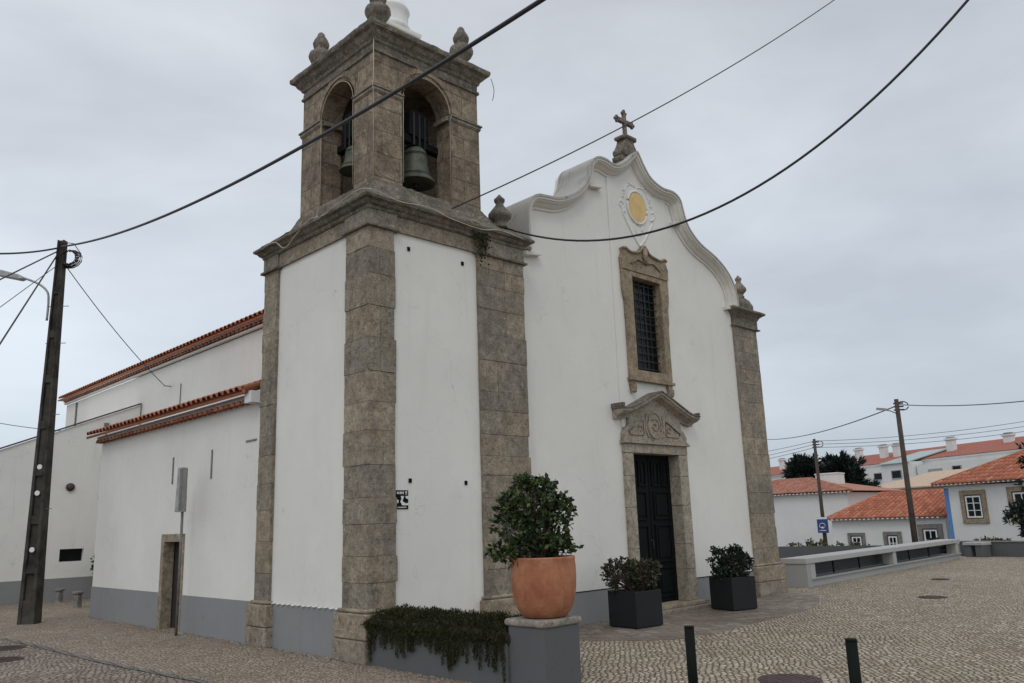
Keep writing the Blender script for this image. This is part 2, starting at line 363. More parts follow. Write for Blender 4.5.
        ORG[o.name] = o3
        if bevel:
            b = o.modifiers.new('bevel', 'BEVEL'); b.width = bevel; b.segments = 2; b.limit_method = 'ANGLE'; b.angle_limit = radians(40)
        return o
ORG = {}
def roughen(o, lv=4, st=.02, size=.12):
    sb_ = o.modifiers.new('sub', 'SUBSURF'); sb_.subdivision_type = 'SIMPLE'; sb_.levels = lv; sb_.render_levels = lv
    tx = bpy.data.textures.get('worn%g' % size) or bpy.data.textures.new('worn%g' % size, 'CLOUDS'); tx.noise_scale = size; tx.noise_depth = 3
    d = o.modifiers.new('worn', 'DISPLACE'); d.texture = tx; d.strength = st; d.mid_level = .5; d.texture_coords = 'GLOBAL'
    return o
def parts(name, mb, mat, parent, bevel=0):
    """every primitive of mb becomes an object of its own"""
    out_ = []
    for k, (v0, v1, f0, f1) in enumerate(mb.pieces):
        q = MB(); q.v = mb.v[v0:v1]; q.f = [tuple(i-v0 for i in f) for f in mb.f[f0:f1]]; q.sm = mb.sm[f0:f1]
        out_.append(q.build(name, M[mat], parent, bevel=bevel))
    return out_
def tag(o, label=None, cat=None, group=None, kind=None):
    if label: o['label'] = label
    if cat: o['category'] = cat
    if group: o['group'] = group
    if kind: o['kind'] = kind
    return o
def thing(name, label, cat, loc=(0, 0, 0), rz=0, group=None, local=False):
    o = bpy.data.objects.new(name, None); o.empty_display_size = .2; COL.objects.link(o)
    o.location = loc; o.rotation_euler = (0, 0, rz)
    ORG[o.name] = Vector((0, 0, 0)) if local else Vector(loc)
    return tag(o, label, cat, group)
def copy_tree(o, parent=None):
    c = o.copy(); COL.objects.link(c)
    if parent: c.parent = parent
    ORG[c.name] = ORG[o.name]
    for ch in list(o.children): copy_tree(ch, c)
    return c
def arc(cx, cy, r, a0, a1, n=12, ry=None):
    ry = ry or r
    return [(cx+r*cos(radians(a0+(a1-a0)*i/n)), cy+ry*sin(radians(a0+(a1-a0)*i/n))) for i in range(n+1)]
def catmull(P, k=6):
    out = []
    for i in range(len(P)-1):
        p0, p1, p2, p3 = P[max(i-1, 0)], P[i], P[i+1], P[min(i+2, len(P)-1)]
        for j in range(k):
            t = j/k
            out.append(tuple(.5*(2*p1[d]+(p2[d]-p0[d])*t+(2*p0[d]-5*p1[d]+4*p2[d]-p3[d])*t*t+(3*p1[d]-p0[d]-3*p2[d]+p3[d])*t**3) for d in range(len(p1))))
    return out+[tuple(P[-1])]
def rect(x0, x1, z0, z1): return [(x0, z0), (x1, z0), (x1, z1), (x0, z1)]

# ------------------------------------------------------------------ ground
g = MB().extr([rect(-900, 900, -900, 900)], -1.6, -1.3, 'z').build('lower_ground', M['land']); tag(g, kind='structure')
pl = MB().extr([[(-60, -60), (22.0, -60), (22.3, -9.5), (25.25, 1.0), (25.3, 1.75), (11.6, 1.55), (11.6, 60), (-60, 60)]], -1.29, 0, 'z')
tag(pl.build('plaza_ground', M['cobble']), kind='structure')
# street left of the church and the footway along its wall
st = MB().extr([[(-60, -60), (-1.15, -60), (-1.62, -4.0), (-1.73, -.24), (-1.83, 1.06), (-1.99, 3.25), (-2.07, 6.2), (-2.3, 8.5), (-3.6, 13), (-6, 20), (-12, 40), (-60, 59)]], -.1, .004, 'z')
tag(st.build('street', M['cobble_dark']), kind='structure')
fw = MB().extr([[(-1.2, -3.6), (-.02, -3.2), (-.02, 10.1), (2.85, 10.3), (2.85, 15.95), (-12, 15.95), (-6, 20), (-3.6, 13), (-2.3, 8.5), (-2.07, 6.2), (-1.99, 3.25), (-1.83, 1.06), (-1.73, -.24), (-1.6, -3.6)]], -.1, .008, 'z')
fw = MB().extr([[(-1.6, -4.0), (-.02, -3.1), (-.02, 10.1), (2.85, 10.3), (2.85, 15.95), (-5.5, 15.95), (-3.6, 13), (-2.3, 8.5), (-2.07, 6.2), (-1.99, 3.25), (-1.83, 1.06), (-1.73, -.24)]], -.1, .008, 'z')
tag(fw.build('footway', M['cobble_walk']), kind='structure')
gp = catmull([(-1.6, -4.2), (-1.73, -.24), (-1.83, 1.06), (-1.99, 3.25), (-2.07, 6.2), (-2.3, 8.5), (-3.6, 13)], 6)
gm = MB()
for i in range(len(gp)-1):
    a, b = gp[i], gp[i+1]; l = hypot(b[0]-a[0], b[1]-a[1]); nx, ny = (b[1]-a[1])/l*.05, -(b[0]-a[0])/l*.05
    gm.add([(a[0]-nx, a[1]-ny, .013), (a[0]+nx, a[1]+ny, .013), (b[0]+nx, b[1]+ny, .013), (b[0]-nx, b[1]-ny, .013)], [(0, 1, 2, 3)])
M['gutter'] = cobble('gutter_stones', [(.15, .14, .13), (.19, .175, .165), (.23, .21, .19), (.28, .25, .22)], (.07, .06, .05), 9, .1, .2, .05, .1)
tag(gm.build('gutter', M['gutter']), kind='structure')
ap = catmull([(2.95, -.9), (3.82, -1.95), (5.9, -1.85), (7.6, -1.72), (8.9, -1.3), (10.1, -.7), (10.9, .1), (11.0, 1.0)], 6)
tag(MB().extr([[(2.6, .3), ]+ap+[(11.0, 1.3), (2.6, 1.3)]], -.05, .006, 'z').build('paved_apron', M['slab']), kind='structure')

# ------------------------------------------------------------------ church
ch = thing('church', 'white baroque church with square stone bell tower and curved gable', 'church')
YF = .26; YW = .31
def part(name, mb, mat, parent, **k): return mb.build(name, M[mat] if isinstance(mat, str) else mat, parent, **k)
# tower white body
tw = part('tower_wall', MB().box(.05, 2.88, .05, 2.88, 0, 5.84), 'white', ch)
part('plinth', MB().box(.035, 2.6, .6, 2.6, 0, .6), 'plinth', tw)
# scalloped ragged edge over the left plinth
rg = MB()
for i in range(13):
    y = .72+i*.14; rg.rot_lathe([(.0, -.012), (.03, -.006), (.03, .006), (0, .012)], .03, y, .605+random.uniform(-.006, .006), 8)
parts('plinth_edge', rg, 'white_old', tw)
# putlog vents
for x, z in ((.70, 2.2), (1.67, 2.18), (.70, 5.42), (1.69, 5.40)):
    part('vent', MB().box(x-.022, x+.022, .035, .052, z-.028, z+.028), 'blackp', tw)
def blocks(x0, x1, y0, y1, z0, z1, h, jit=.010, split=None, seed=1):
    rr = random.Random(seed); mb = MB(); z = z0
    while z < z1-.02:
        hh = min(h*rr.uniform(.75, 1.3), z1-z)
        if z1-(z+hh) < .15: hh = z1-z
        j = lambda: rr.uniform(-jit, jit)
        a, b, c, d = x0+j()*.4, x1+j()*2, y0+j()*.4, y1+j()*2
        if split and rr.random() < .8:
            xs = x0+(x1-x0)*rr.uniform(.35, .65)
            mb.box(a, xs-.0015, c, d, z, z+hh-.003); mb.box(xs+.0015, b, c+j()*.5, d, z, z+hh-.003)
        else: mb.box(a, b, c, d, z, z+hh-.003)
        z += hh
    return mb
def pilaster(x0, x1, y0, y1, seed, ped=(.09, .09), zt=5.62, zb=.62, split=False, side='both'):
    pm = part('pilaster', blocks(x0, x1, y0, y1, zb, zt, .36, split=split, seed=seed), 'stone', ch, bevel=.004)
    rr = random.Random(seed+50)
    b = MB(); ox = .085
    b.box(x0-ox, x1+(.09 if side != 'l' else .05), y0-ox, y1+.09, 0, .27); b.box(x0-ox+.006, x1+.08, y0-ox+.006, y1+.08, .276, .58)
    b.box(x0-.05, x1+.045, y0-.05, y1+.045, .586, .63)
    part('pedestal', b, 'stone_low', pm, bevel=.018)
    return pm
pilaster(0, .44, 0, .56, 3, split=True)
pilaster(0, .4, 2.5, 2.93, 5)
pilaster(1.96, 2.92, 0, .4, 9, split=True)
# entablature: frieze with string and cornice
fz = part('frieze', MB().ring(.012, 2.90, .012, 2.90, [(0, 5.62), (0, 5.86)]), 'stone', ch)
parts('string_course', MB().box(-.05, .5, -.05, .62, 5.60, 5.64).box(-.05, .45, 2.45, 2.98, 5.60, 5.64).box(1.9, 2.98, -.05, .45, 5.60, 5.64), 'stone_dark', fz, bevel=.01)
parts('frieze_block', MB().box(-.012, .46, -.012, .58, 5.64, 5.858).box(-.012, .42, 2.48, 2.945, 5.64, 5.858).box(1.94, 2.94, -.012, .42, 5.64, 5.858), 'stone', fz, bevel=.008)
roughen(part('cornice', MB().ring(0, 2.92, 0, 2.92, [(.01, 5.84), (.03, 5.86), (.035, 5.89), (.07, 5.91), (.10, 5.95), (.145, 5.965), (.15, 6.0), (.12, 6.03)]), 'stone_dark', ch), 5, .035, .1)
# weathered slope up to the belfry (uneven)
sl_ = MB(); lev = [(-.12, 3.04, 6.028, 0), (.0, 2.92, 6.10, .02), (.10, 2.72, 6.18, .03), (.18, 2.45, 6.27, .03), (.22, 2.28, 6.42, .01)]
vs = []; fs = []; nn = 14
for a, b, z, jt in lev:
    for s_ in range(4):
        for i in range(nn):
            t = i/nn
            q = [(a+(b-a)*t, a), (b, a+(b-a)*t), (b-(b-a)*t, b), (a, b-(b-a)*t)][s_]
            k = noise.noise(Vector((q[0]*3, q[1]*3, z*5)))*jt*1.5
            vs.append((q[0], q[1], z+k))
t4 = 4*nn
for j in range(len(lev)-1):
    for i in range(t4):
        k = (i+1) % t4; fs.append((j*t4+i, j*t4+k, (j+1)*t4+k, (j+1)*t4+i))
fs.append(tuple((len(lev)-1)*t4+i for i in range(t4)))
sl_.add(vs, fs); roughen(part('cornice_slope', sl_, 'stone_dark', ch), 2, .05, .12)
# belfry
b0, b1, zb, zt = .25, 2.25, 6.36, 8.62
bf = MB()
def archhole(c, r, z0, zs): return [(c-r, z0), (c+r, z0)]+arc(c, zs, r, 0, 180, 16)
T = .36
bf.extr([rect(b0, b1, zb, zt), archhole(1.215, .48, zb+.05, 7.86)], b0, b0+T, 'y')
bf.extr([rect(b0, b1, zb, zt), [(1.0, 6.75), (1.13, 6.75), (1.13, 7.2), (1.0, 7.2)]], b1-T, b1, 'y')
bf.extr([rect(b0+T, b1-T, zb, zt), archhole(1.215, .48, zb+.05, 7.86)], b0, b0+T, 'x')
bf.box(b1-T, b1, b0+T, b1-T, zb, zt).box(b0+T, b1-T, b0+T, b1-T, 8.42, 8.6)
bel = part('belfry', bf, 'stone_belfry', ch)
# raised corner piers, archivolts, imposts
pr_ = MB()
for (a, b) in ((b0, .74), (1.68, b1)):
    pr_.box(a-.012 if a == b0 else a, b if a == b0 else b+.012, b0-.014, b0+.02, zb, 7.78)
    pr_.box(b0-.014, b0+.02, a-.010 if a == b0 else a, b if a == b0 else b+.010, zb, 7.78)
parts('pier_facing', pr_, 'stone_belfry', bel)
im = MB()
for d, z0, z1 in ((.04, 7.80, 7.85), (.06, 7.85, 7.88), (.03, 7.78, 7.80)):
    im.box(b0-d, .76, b0-d, b0+.03, z0, z1).box(1.66, b1+d, b0-d, b0+.03, z0, z1)
    im.box(b0-d, b0+.03, b0+.031, .76, z0, z1).box(b0-d, b0+.03, 1.66, b1+d, z0, z1)
im.box(1.63, 1.668, b0+.03, b0+T, 7.8, 7.88).box(b0+.03, b0+T, 1.63, 1.668, 7.8, 7.88)
parts('impost_moulding', im, 'stone', bel, bevel=.01)
av = MB()
for ax in 'yx':
    av.extr([arc(1.215, 7.90, .575, 0, 180, 20)+list(reversed(arc(1.215, 7.90, .49, 0, 180, 20)))], b0-.02, b0+.02, ax)
part('archivolt', av, 'stone_belfry', bel)
roughen(part('belfry_cornice', MB().ring(b0, b1, b0, b1, [(.0, 8.43), (.03, 8.44), (.03, 8.48), (.005, 8.49), (.005, 8.58), (.03, 8.60), (.04, 8.64), (.08, 8.68), (.11, 8.73), (.16, 8.76), (.172, 8.80), (.168, 8.84), (.13, 8.86)]), 'stone_dark', ch), 5, .03, .1)
# pale repair drips of stone between cornice and arches (corner strip)
cu = part('cupola', MB().rot_lathe([(.28, 9.60), (.33, 9.62), (.345, 9.67), (.32, 9.71), (.30, 9.75), (.30, 9.95), (.33, 10.0), (.31, 10.04), (.24, 10.16), (.14, 10.26), (.04, 10.3)], 1.25, 1.25, 0, 28), 'white_old', ch)
part('cupola_roof', MB().ring(b0, b1, b0, b1, [(.05, 8.86), (.0, 8.95), (-.30, 9.17), (-.5, 9.33), (-.68, 9.47)]), 'white_old', cu)
part('cupola_ledge', MB().ring(.92, 1.58, .92, 1.58, [(0, 9.43), (0, 9.50), (.04, 9.52), (.045, 9.57), (-.1, 9.61)]), 'white_old', cu)
fprof = [(.13, 0), (.13, .05), (.08, .08), (.075, .11), (.15, .17), (.185, .24), (.17, .30), (.10, .35), (.085, .38), (.115, .41), (.125, .46), (.10, .52), (.06, .58), (.055, .61), (.03, .64)]
fin = None
for (x, y) in ((.46, .46), (2.12, .46), (.46, 2.10), (2.10, 2.10)):
    if fin is None:
        fin = MB().rot_lathe(fprof, 0, 0, 0, 14).build('finial', M['stone_dark'], ch); first = fin; o = fin
    else: o = first.copy(); COL.objects.link(o)
    o.location = (x, y, 8.97); o.scale = (1.1, 1.1, 1.16)
    part('finial_block', MB().box(x-.13, x+.13, y-.13, y+.13, 8.82, 8.972), 'stone', ch, bevel=.01)
lprof = [(.12, 0), (.12, .05), (.09, .08), (.12, .12), (.185, .18), (.19, .23), (.13, .31), (.075, .38), (.06, .42), (.085, .45), (.09, .49), (.06, .52), (.03, .55), (.02, .57)]
lf = MB().rot_lathe(lprof, 0, 0, 0, 14).build('finial', M['stone_dark'], ch); lf.location = (2.6, .16, 6.19)
# pale rope of lamps sagging along the cornice and up the belfry edges
def wob(P, k=5): return catmull(P, k)
cd = MB()
cd.tube(wob([(-.14, 2.7, 5.99), (-.16, 2.3, 5.95), (-.16, 2.0, 5.78), (-.15, 1.7, 5.9), (-.1, 1.4, 6.07), (-.15, .9, 5.98), (-.15, .5, 6.04), (-.155, -.155, 6.04), (.4, -.16, 5.99), (.9, -.16, 6.03), (1.3, -.16, 5.96), (1.9, -.16, 5.93), (2.3, -.16, 6.0), (2.8, -.16, 5.97)]), .007, 5)
cd.tube([(.225, .225, 6.4), (.225, .22, 7.7), (.18, .18, 7.86), (.225, .225, 8.0), (.22, .22, 8.6)], .006, 5)
cd.tube([(1.652, .23, 6.45), (1.652, .225, 7.76), (1.64, .17, 7.86)]+[(a, .222, b) for a, b in arc(1.2, 7.86, .45, 5, 175, 12)]+[(.75, .22, 7.7), (.755, .23, 6.5)], .006, 5)
cd.tube([(.23, 1.652, 6.45), (.225, 1.652, 7.76)]+[(.222, a, b) for a, b in arc(1.2, 7.86, .45, 5, 175, 12)]+[(.22, .75, 7.7), (.23, .755, 6.5)], .006, 5)
part('lighting_cord', cd, 'cord', ch)
part('loose_wire', MB().tube(wob([(2.42, .08, 8.72), (2.46, .06, 8.55), (2.45, .06, 8.42), (2.42, .06, 8.32)]), .006, 5), 'cablegrey', ch)
# dark creeper patch hanging from the cornice
hp = MB(); rr = random.Random(4)
for i in range(260):
    x = 1.98+rr.gauss(0, .07); z = 5.9-abs(rr.gauss(0, .17)); y = -.06-rr.random()*.05; s_ = .018
    a = rr.random()*6.3; d = Vector((cos(a), rr.uniform(-.5, .5), sin(a)))*s_; e_ = Vector((-sin(a), rr.uniform(-.5, .5), cos(a)))*s_
    q = Vector((x, y, z)); hp.add([q-d, q-e_, q+d, q+e_], [(0, 1, 2, 3)])
part('creeper', hp, 'leaf_trail', ch, keepn=True)

# facade
GL = [(3.25, 6.0), (3.25, 6.57), (3.31, 6.82), (3.46, 6.95), (3.72, 6.99), (4.04, 7.04), (4.46, 7.25), (4.76, 7.52), (4.90, 7.78), (4.95, 7.98), (5.10, 8.12), (5.32, 8.15), (5.54, 8.11), (5.74, 8.15), (5.94, 8.27), (6.12, 8.42), (6.32, 8.60)]
GR = [(6.50, 8.34), (6.72, 8.14), (7.08, 8.04), (7.44, 8.05), (7.64, 7.96), (7.71, 7.78), (7.78, 7.58), (7.93, 7.36), (8.27, 7.13), (8.80, 6.95), (9.16, 6.76), (9.42, 6.50), (9.53, 6.18), (9.54, 6.0)]
lp_ = catmull(GL, 5); rp_ = catmull([GL[-1]]+GR, 5)
path = lp_+rp_[1:]
XL, XR = 2.93, 10.54
outline = [(XL, 0), (XR, 0), (XR, 6.0)]+list(reversed(path))+[(XL, 6.0)]
# slight inset of wall outline under the coping
wx0, wx1, wz0, wz1 = 6.04, 6.915, 4.275, 6.06
dx0, dx1, dz0, dz1 = 5.745, 7.115, .13, 2.75
fw_ = part('facade_wall', MB().extr([outline, rect(wx0-.06, wx1+.06, wz0-.06, wz1+.06), rect(dx0-.1, dx1+.1, dz0-.1, dz1+.1)], YW, 1.05, 'y'), 'white', ch)
def clip_top(x):
    best = 0
    for i in range(len(path)-1):
        (x0, z0), (x1, z1) = path[i], path[i+1]
        if min(x0, x1) <= x <= max(x0, x1) and abs(x1-x0) > 1e-5:
            best = max(best, z0+(z1-z0)*(x-x0)/(x1-x0))
    return best
cxs = [5.53+i*(7.36-5.53)/24 for i in range(25)]
cp = [(5.53, 3.2), (7.36, 3.2)]+[(x, clip_top(x)-.16) for x in reversed(cxs)]
part('central_panel', MB().extr([cp, rect(wx0-.06, wx1+.06, wz0-.06, wz1+.06)], YW-.022, YW+.01, 'y'), 'white', fw_)
parts('plinth', MB().box(2.95, 5.50, YW-.028, YW+.02, 0, .495).box(7.39, 9.6, YW-.028, YW+.02, 0, .495), 'plinth', fw_)
parts('plinth_line', MB().box(2.95, 5.50, YW-.034, YW+.02, .497, .507).box(7.39, 9.6, YW-.034, YW+.02, .497, .507), 'blackp', fw_)
gprof = [(-.02, 0.92), (-.02, .12), (.04, .12), (.055, .15), (.08, .16), (.10, .20), (.16, .25), (.18, .28), (.235, .285), (.235, .33), (.2, .5), (.16, 0.92)]
gprof = [(a*.74 if a > 0 else a, b) for a, b in gprof]
gc = part('gable_coping', MB().sweep(path, gprof), 'mould', ch)
part('capping', MB().sweep(path, [(-.04, .94), (-.045, .105), (-.005, .105), (-.024, .13), (-.022, .94)]), 'cap_grey', gc)
# return ledges where the scrolls meet
lg = MB()
for x0, x1, z in ((3.22, 3.6, 6.0), (4.93, 5.32, 7.66), (7.50, 7.84, 7.52), (9.26, 9.58, 6.02)):
    lg.extr([[(x0, z-.02), (x1, z-.02), (x1-.06, z-.055), (x0, z-.10)]], .20, YW+.02, 'y')
parts('scroll_return', lg, 'mould', gc, bevel=.01)
# shoulder roof between tower and gable
part('shoulder', MB().box(2.93, 3.4, .28, 1.1, 5.95, 6.06), 'mould', ch, bevel=.01)
# medallion
md = part('medallion', MB().extr([arc(6.40, 7.53, .27, 0, 360, 36, .30)[:-1]], YW-.05, YW+.0, 'y'), 'ochre', ch)
rl = MB()
el = [(6.40+.30*cos(t*pi/18), YW-.035, 7.53+.33*sin(t*pi/18)) for t in range(37)]
rl.tube(el, .028, 6)
def crv(P, r=.018): rl.tube([(x, YW-.022, z) for x, z in catmull(P, 5)], r, 6)
for s_ in (1, -1):
    mxr = lambda P: [(6.42+(x-6.42)*s_, z) for x, z in P]
    crv(mxr([(5.93, 7.42), (5.98, 7.28), (6.12, 7.08), (6.26, 6.9), (6.42, 6.74)]), .024)
    crv(mxr([(5.93, 7.42), (5.86, 7.48), (5.9, 7.56), (5.98, 7.52)]))
    crv(mxr([(6.02, 7.72), (6.1, 7.9), (6.25, 7.98), (6.38, 7.96)])); crv(mxr([(6.3, 7.18), (6.34, 7.02), (6.42, 6.98)]), .02)
    for q in mxr([(5.98, 7.66), (6.02, 7.8), (6.2, 7.99), (6.0, 7.36)]): rl.rot_lathe([(.002, -.03), (.03, 0), (.002, .03)], q[0], YW-.03, q[1], 8)
part('stucco_frame', rl, 'white_old', md)
# cross on its scrolled pedestal
cr = MB(); zc = 9.06; x0 = 6.34; yc = .40
cr.box(x0-.036, x0+.036, yc-.036, yc+.036, zc-.05, zc+.5).box(x0-.23, x0-.045, yc-.04, yc+.04, zc+.27, zc+.36).box(x0+.045, x0+.23, yc-.04, yc+.04, zc+.27, zc+.36)
for dx, dz in ((-.24, .315), (.24, .315), (0, .5)):
    for ox, oz in ((0, .045), (0, -.045), (.045 if dx > 0 else -.045, 0)) if dx else ((-.045, 0), (.045, 0), (0, .05)):
        cr.rot_lathe([(.005, -.04), (.033, -.024), (.038, 0), (.033, .024), (.005, .04)], x0+dx+ox, yc, zc+dz+oz, 8)
cs = part('cross', cr, 'stone_dark', ch, bevel=.012)
pd = MB().extr([[(x0-.30, 8.44), (x0-.31, 8.52), (x0-.24, 8.56), (x0-.21, 8.62), (x0-.22, 8.75), (x0-.15, 8.88), (x0-.12, 8.96), (x0+.12, 8.96), (x0+.15, 8.88), (x0+.24, 8.75), (x0+.25, 8.62), (x0+.22, 8.5), (x0+.2, 8.35), (x0-.2, 8.35)]], yc-.10, yc+.12, 'y')
pd.ring(x0-.12, x0+.12, yc-.10, yc+.10, [(0, 8.95), (.045, 8.97), (.055, 9.01), (.02, 9.035), (-.06, 9.05)])
for s_ in (-1, 1):
    pd.tube([(x0+s_*.17, yc-.13, 8.66), (x0+s_*.17, yc+.14, 8.66)], .095, 12); pd.tube([(x0+s_*.175, yc-.12, 8.985), (x0+s_*.175, yc+.12, 8.985)], .04, 10)
pd.tube([(x0-.30, yc-.12, 8.50), (x0-.30, yc+.1, 8.50)], .045, 10)
pd.rot_lathe([(.01, 8.56), (.09, 8.62), (.10, 8.7), (.06, 8.82), (.01, 8.88)], x0, yc-.10, 0, 8)
part('cross_pedestal', pd, 'stone_dark', cs, bevel=.01)

# upper window
uw = part('upper_window', MB().box(wx0+.002, wx1-.002, YW+.12, YW+.14, wz0+.002, wz1-.002), 'glass', ch)
fr = MB().extr([[(5.80, 4.12), (7.09, 4.12), (7.09, 5.2), (7.12, 5.28), (7.12, 5.55), (7.17, 5.75), (7.17, 6.16), (5.74, 6.16), (5.74, 5.75), (5.79, 5.55), (5.79, 5.28), (5.80, 5.2)], rect(wx0, wx1, wz0, wz1)], YW-.085, YW-.023, 'y')
fr.box(5.77, 7.12, YW-.12, YW+.02, 4.06, 4.118)
part('window_reveal', MB().extr([rect(wx0-.058, wx1+.058, wz0-.058, wz1+.058), rect(wx0, wx1, wz0, wz1)], YW-.0228, YW+.16, 'y'), 'stone_win', uw)
part('window_frame', fr, 'stone_win', uw, bevel=.012)
crest = [(5.74, 6.165), (5.73, 6.38), (5.79, 6.5), (5.77, 6.58), (5.86, 6.60), (5.98, 6.55), (6.12, 6.56), (6.28, 6.6), (6.36, 6.68), (6.44, 6.74), (6.52, 6.68), (6.6, 6.6), (6.78, 6.56), (6.94, 6.55), (7.06, 6.6), (7.14, 6.57), (7.12, 6.5), (7.18, 6.38), (7.17, 6.165)]
c_ = MB().extr([crest], YW-.10, YW+.02, 'y')
c_.tube([(x, YW-.11, z-.02) for x, z in catmull(crest[3:16], 3)], .028, 6)
c_.tube([(6.44, YW-.12, 6.66), (6.40, YW-.14, 6.5), (6.46, YW-.13, 6.34)], [.05, .06, .02], 8)
c_.tube([(5.98, YW-.11, 6.3), (6.2, YW-.115, 6.42), (6.42, YW-.115, 6.38)], .02, 6).tube([(6.9, YW-.11, 6.3), (6.68, YW-.115, 6.42), (6.46, YW-.115, 6.38)], .02, 6)
part('window_crest', c_, 'stone_win', uw)
for x in (5.86, 7.0):
    k_ = MB().box(x-.06, x+.06, YW-.09, YW+.02, 3.98, 4.058).box(x-.045, x+.045, YW-.13, YW+.02, 3.90, 3.98).tube([(x-.05, YW-.08, 3.88), (x+.05, YW-.08, 3.88)], .045, 8)
    part('bracket', k_, 'stone_win', uw, bevel=.008)
gr = MB()
for i in range(6):
    x = wx0+.07+i*(wx1-wx0-.14)/5; gr.box(x-.009, x+.009, YW+.06, YW+.078, wz0, wz1)
for i in range(12):
    z = wz0+.08+i*(wz1-wz0-.16)/11; gr.box(wx0, wx1, YW+.05, YW+.058, z-.008, z+.008)
part('iron_grille', gr, 'iron', uw)
sm = MB()
for x in (wx0+.28, wx0+.58): sm.box(x-.018, x+.018, YW+.10, YW+.119, wz0+.002, wz1-.002)
for i in range(1, 5):
    z = wz0+i*(wz1-wz0)/5; sm.box(wx0+.002, wx1-.002, YW+.102, YW+.117, z-.015, z+.015)
part('window_sash', sm, 'iron', uw)

# main door
dr = part('main_door', MB().box(dx0-.02, dx1+.02, YW+.26, YW+.3, 0, dz1+.02), 'black', ch)
for i in range(2):
    a = dx0+.01+i*(dx1-dx0)/2; b = a+(dx1-dx0)/2-.02
    lf_ = MB().box(a, b, YW+.16, YW+.22, .14, dz1-.01)
    pn = [(.22, .75), (.83, 1.5), (1.58, 2.1), (2.18, 2.64)]
    for z0, z1 in pn:
        for q0, q1 in ((a+.07, (a+b)/2-.03), ((a+b)/2+.03, b-.07)) if z0 > 2 else ((a+.09, b-.09),):
            lf_.ring(q0, q1, 0, 0, []) if False else None
            w_ = .035
            lf_.box(q0, q1, YW+.135, YW+.162, z1-w_, z1).box(q0, q1, YW+.135, YW+.162, z0, z0+w_).box(q0, q0+w_, YW+.135, YW+.162, z0+w_, z1-w_).box(q1-w_, q1, YW+.135, YW+.162, z0+w_, z1-w_)
            lf_.box(q0+.08, q1-.08, YW+.142, YW+.162, z0+.08, z1-.08)
    l_ = part('door_leaf', lf_, 'green_door', dr, bevel=.006)
    if i == 0: part('door_handle', MB().tube([(b-.04, YW+.14, 1.08), (b-.04, YW+.10, 1.09), (b-.04, YW+.10, 1.22), (b-.04, YW+.14, 1.23)], .01, 6), 'rust', l_)
js = MB()
for (a, b) in ((5.51, dx0), (dx1, 7.385)):
    z = .132; rr = random.Random(int(a*10))
    while z < 2.74:
        h_ = min(rr.uniform(.45, .75), 2.75-z)
        if 2.75-z-h_ < .2: h_ = 2.75-z
        js.box(a+rr.uniform(-.008, .004), b-.0, YW-.075, YW+.36, z, z+h_-.004); z += h_
js.box(5.505, 7.39, YW-.078, YW+.3, 2.752, 2.915)
part('door_jamb', js, 'stone_door', dr, bevel=.008)
tm = MB().extr([[(5.50, 2.99), (7.40, 2.99), (7.40, 3.08), (7.34, 3.16), (7.24, 3.24), (7.22, 3.42), (6.45, 3.74), (5.66, 3.42), (5.64, 3.24), (5.54, 3.16), (5.50, 3.08)]], YW-.085, YW+.02, 'y')
tm.box(5.46, 7.44, YW-.125, YW+.02, 2.917, 2.955).box(5.48, 7.42, YW-.105, YW+.02, 2.955, 2.988)
part('tympanum', tm, 'stone_door', dr, bevel=.008)
rl = MB(); yy = YW-.095; cxx = 6.40
sp_ = [(cxx+.02+(.015+.0095*i)*cos(i*.62), yy, 3.26+(.015+.0095*i)*sin(i*.62)) for i in range(15)]
rl.tube(sp_, .014, 6)
rl.tube([(cxx+.20*cos(t*pi/12), yy, 3.27+.235*sin(t*pi/12)) for t in range(25)], .016, 6)
for s_ in (-1, 1):
    P = [(cxx+s_*.34, 3.08), (cxx+s_*.34, 3.36), (cxx+s_*.78, 3.14), (cxx+s_*.74, 3.08), (cxx+s_*.34, 3.08)]
    rl.tube([(a, yy, b) for a, b in P], .013, 6)
    rl.tube([(cxx+s_*(.44+.05*cos(t)), yy, 3.2+.05*sin(t)) for t in [i*.6 for i in range(9)]], .013, 6)
    rl.tube([(a, yy, b) for a, b in catmull([(cxx+s_*.24, 3.46), (cxx+s_*.27, 3.2), (cxx+s_*.2, 3.04)], 5)], .014, 6)
part('carved_relief', rl, 'stone_door', dr)
pp = [(5.30, 3.49), (5.48, 3.50), (5.62, 3.53), (5.9, 3.645), (6.2, 3.775), (6.36, 3.84), (6.44, 3.86), (6.52, 3.84), (6.68, 3.775), (6.98, 3.645), (7.26, 3.53), (7.42, 3.485), (7.62, 3.47)]
pp_old = [(5.30, 3.495), (5.42, 3.50), (5.55, 3.53), (5.68, 3.575), (5.9, 3.67), (6.12, 3.77), (6.30, 3.835), (6.44, 3.87), (6.58, 3.835), (6.76, 3.77), (6.98, 3.67), (7.2, 3.575), (7.36, 3.515), (7.50, 3.485), (7.62, 3.48)]
ped = MB().sweep(pp, [(0, YW+.02), (0, YW-.27), (.035, YW-.27), (.045, YW-.24), (.07, YW-.22), (.085, YW-.17), (.10, YW-.13), (.12, YW-.09), (.155, YW-.085), (.155, YW+.02)])
part('pediment', ped, 'stone_door', dr)
rt = MB().sweep(pp, [(-.03, YW+.02), (-.035, YW-.29), (-.003, YW-.29), (-.003, YW+.02)])
rt.box(5.28, 5.34, YW-.28, YW+.0, 3.53, 3.6).box(7.58, 7.63, YW-.28, YW+.0, 3.515, 3.56)
part('pediment_top', rt, 'stone_dark', dr, bevel=.008)
part('doorstep', MB().box(5.3, 7.62, -.02, YW+.4, 0, .065).box(5.42, 7.5, .07, YW+.45, .067, .13), 'stone_low', dr, bevel=.012)

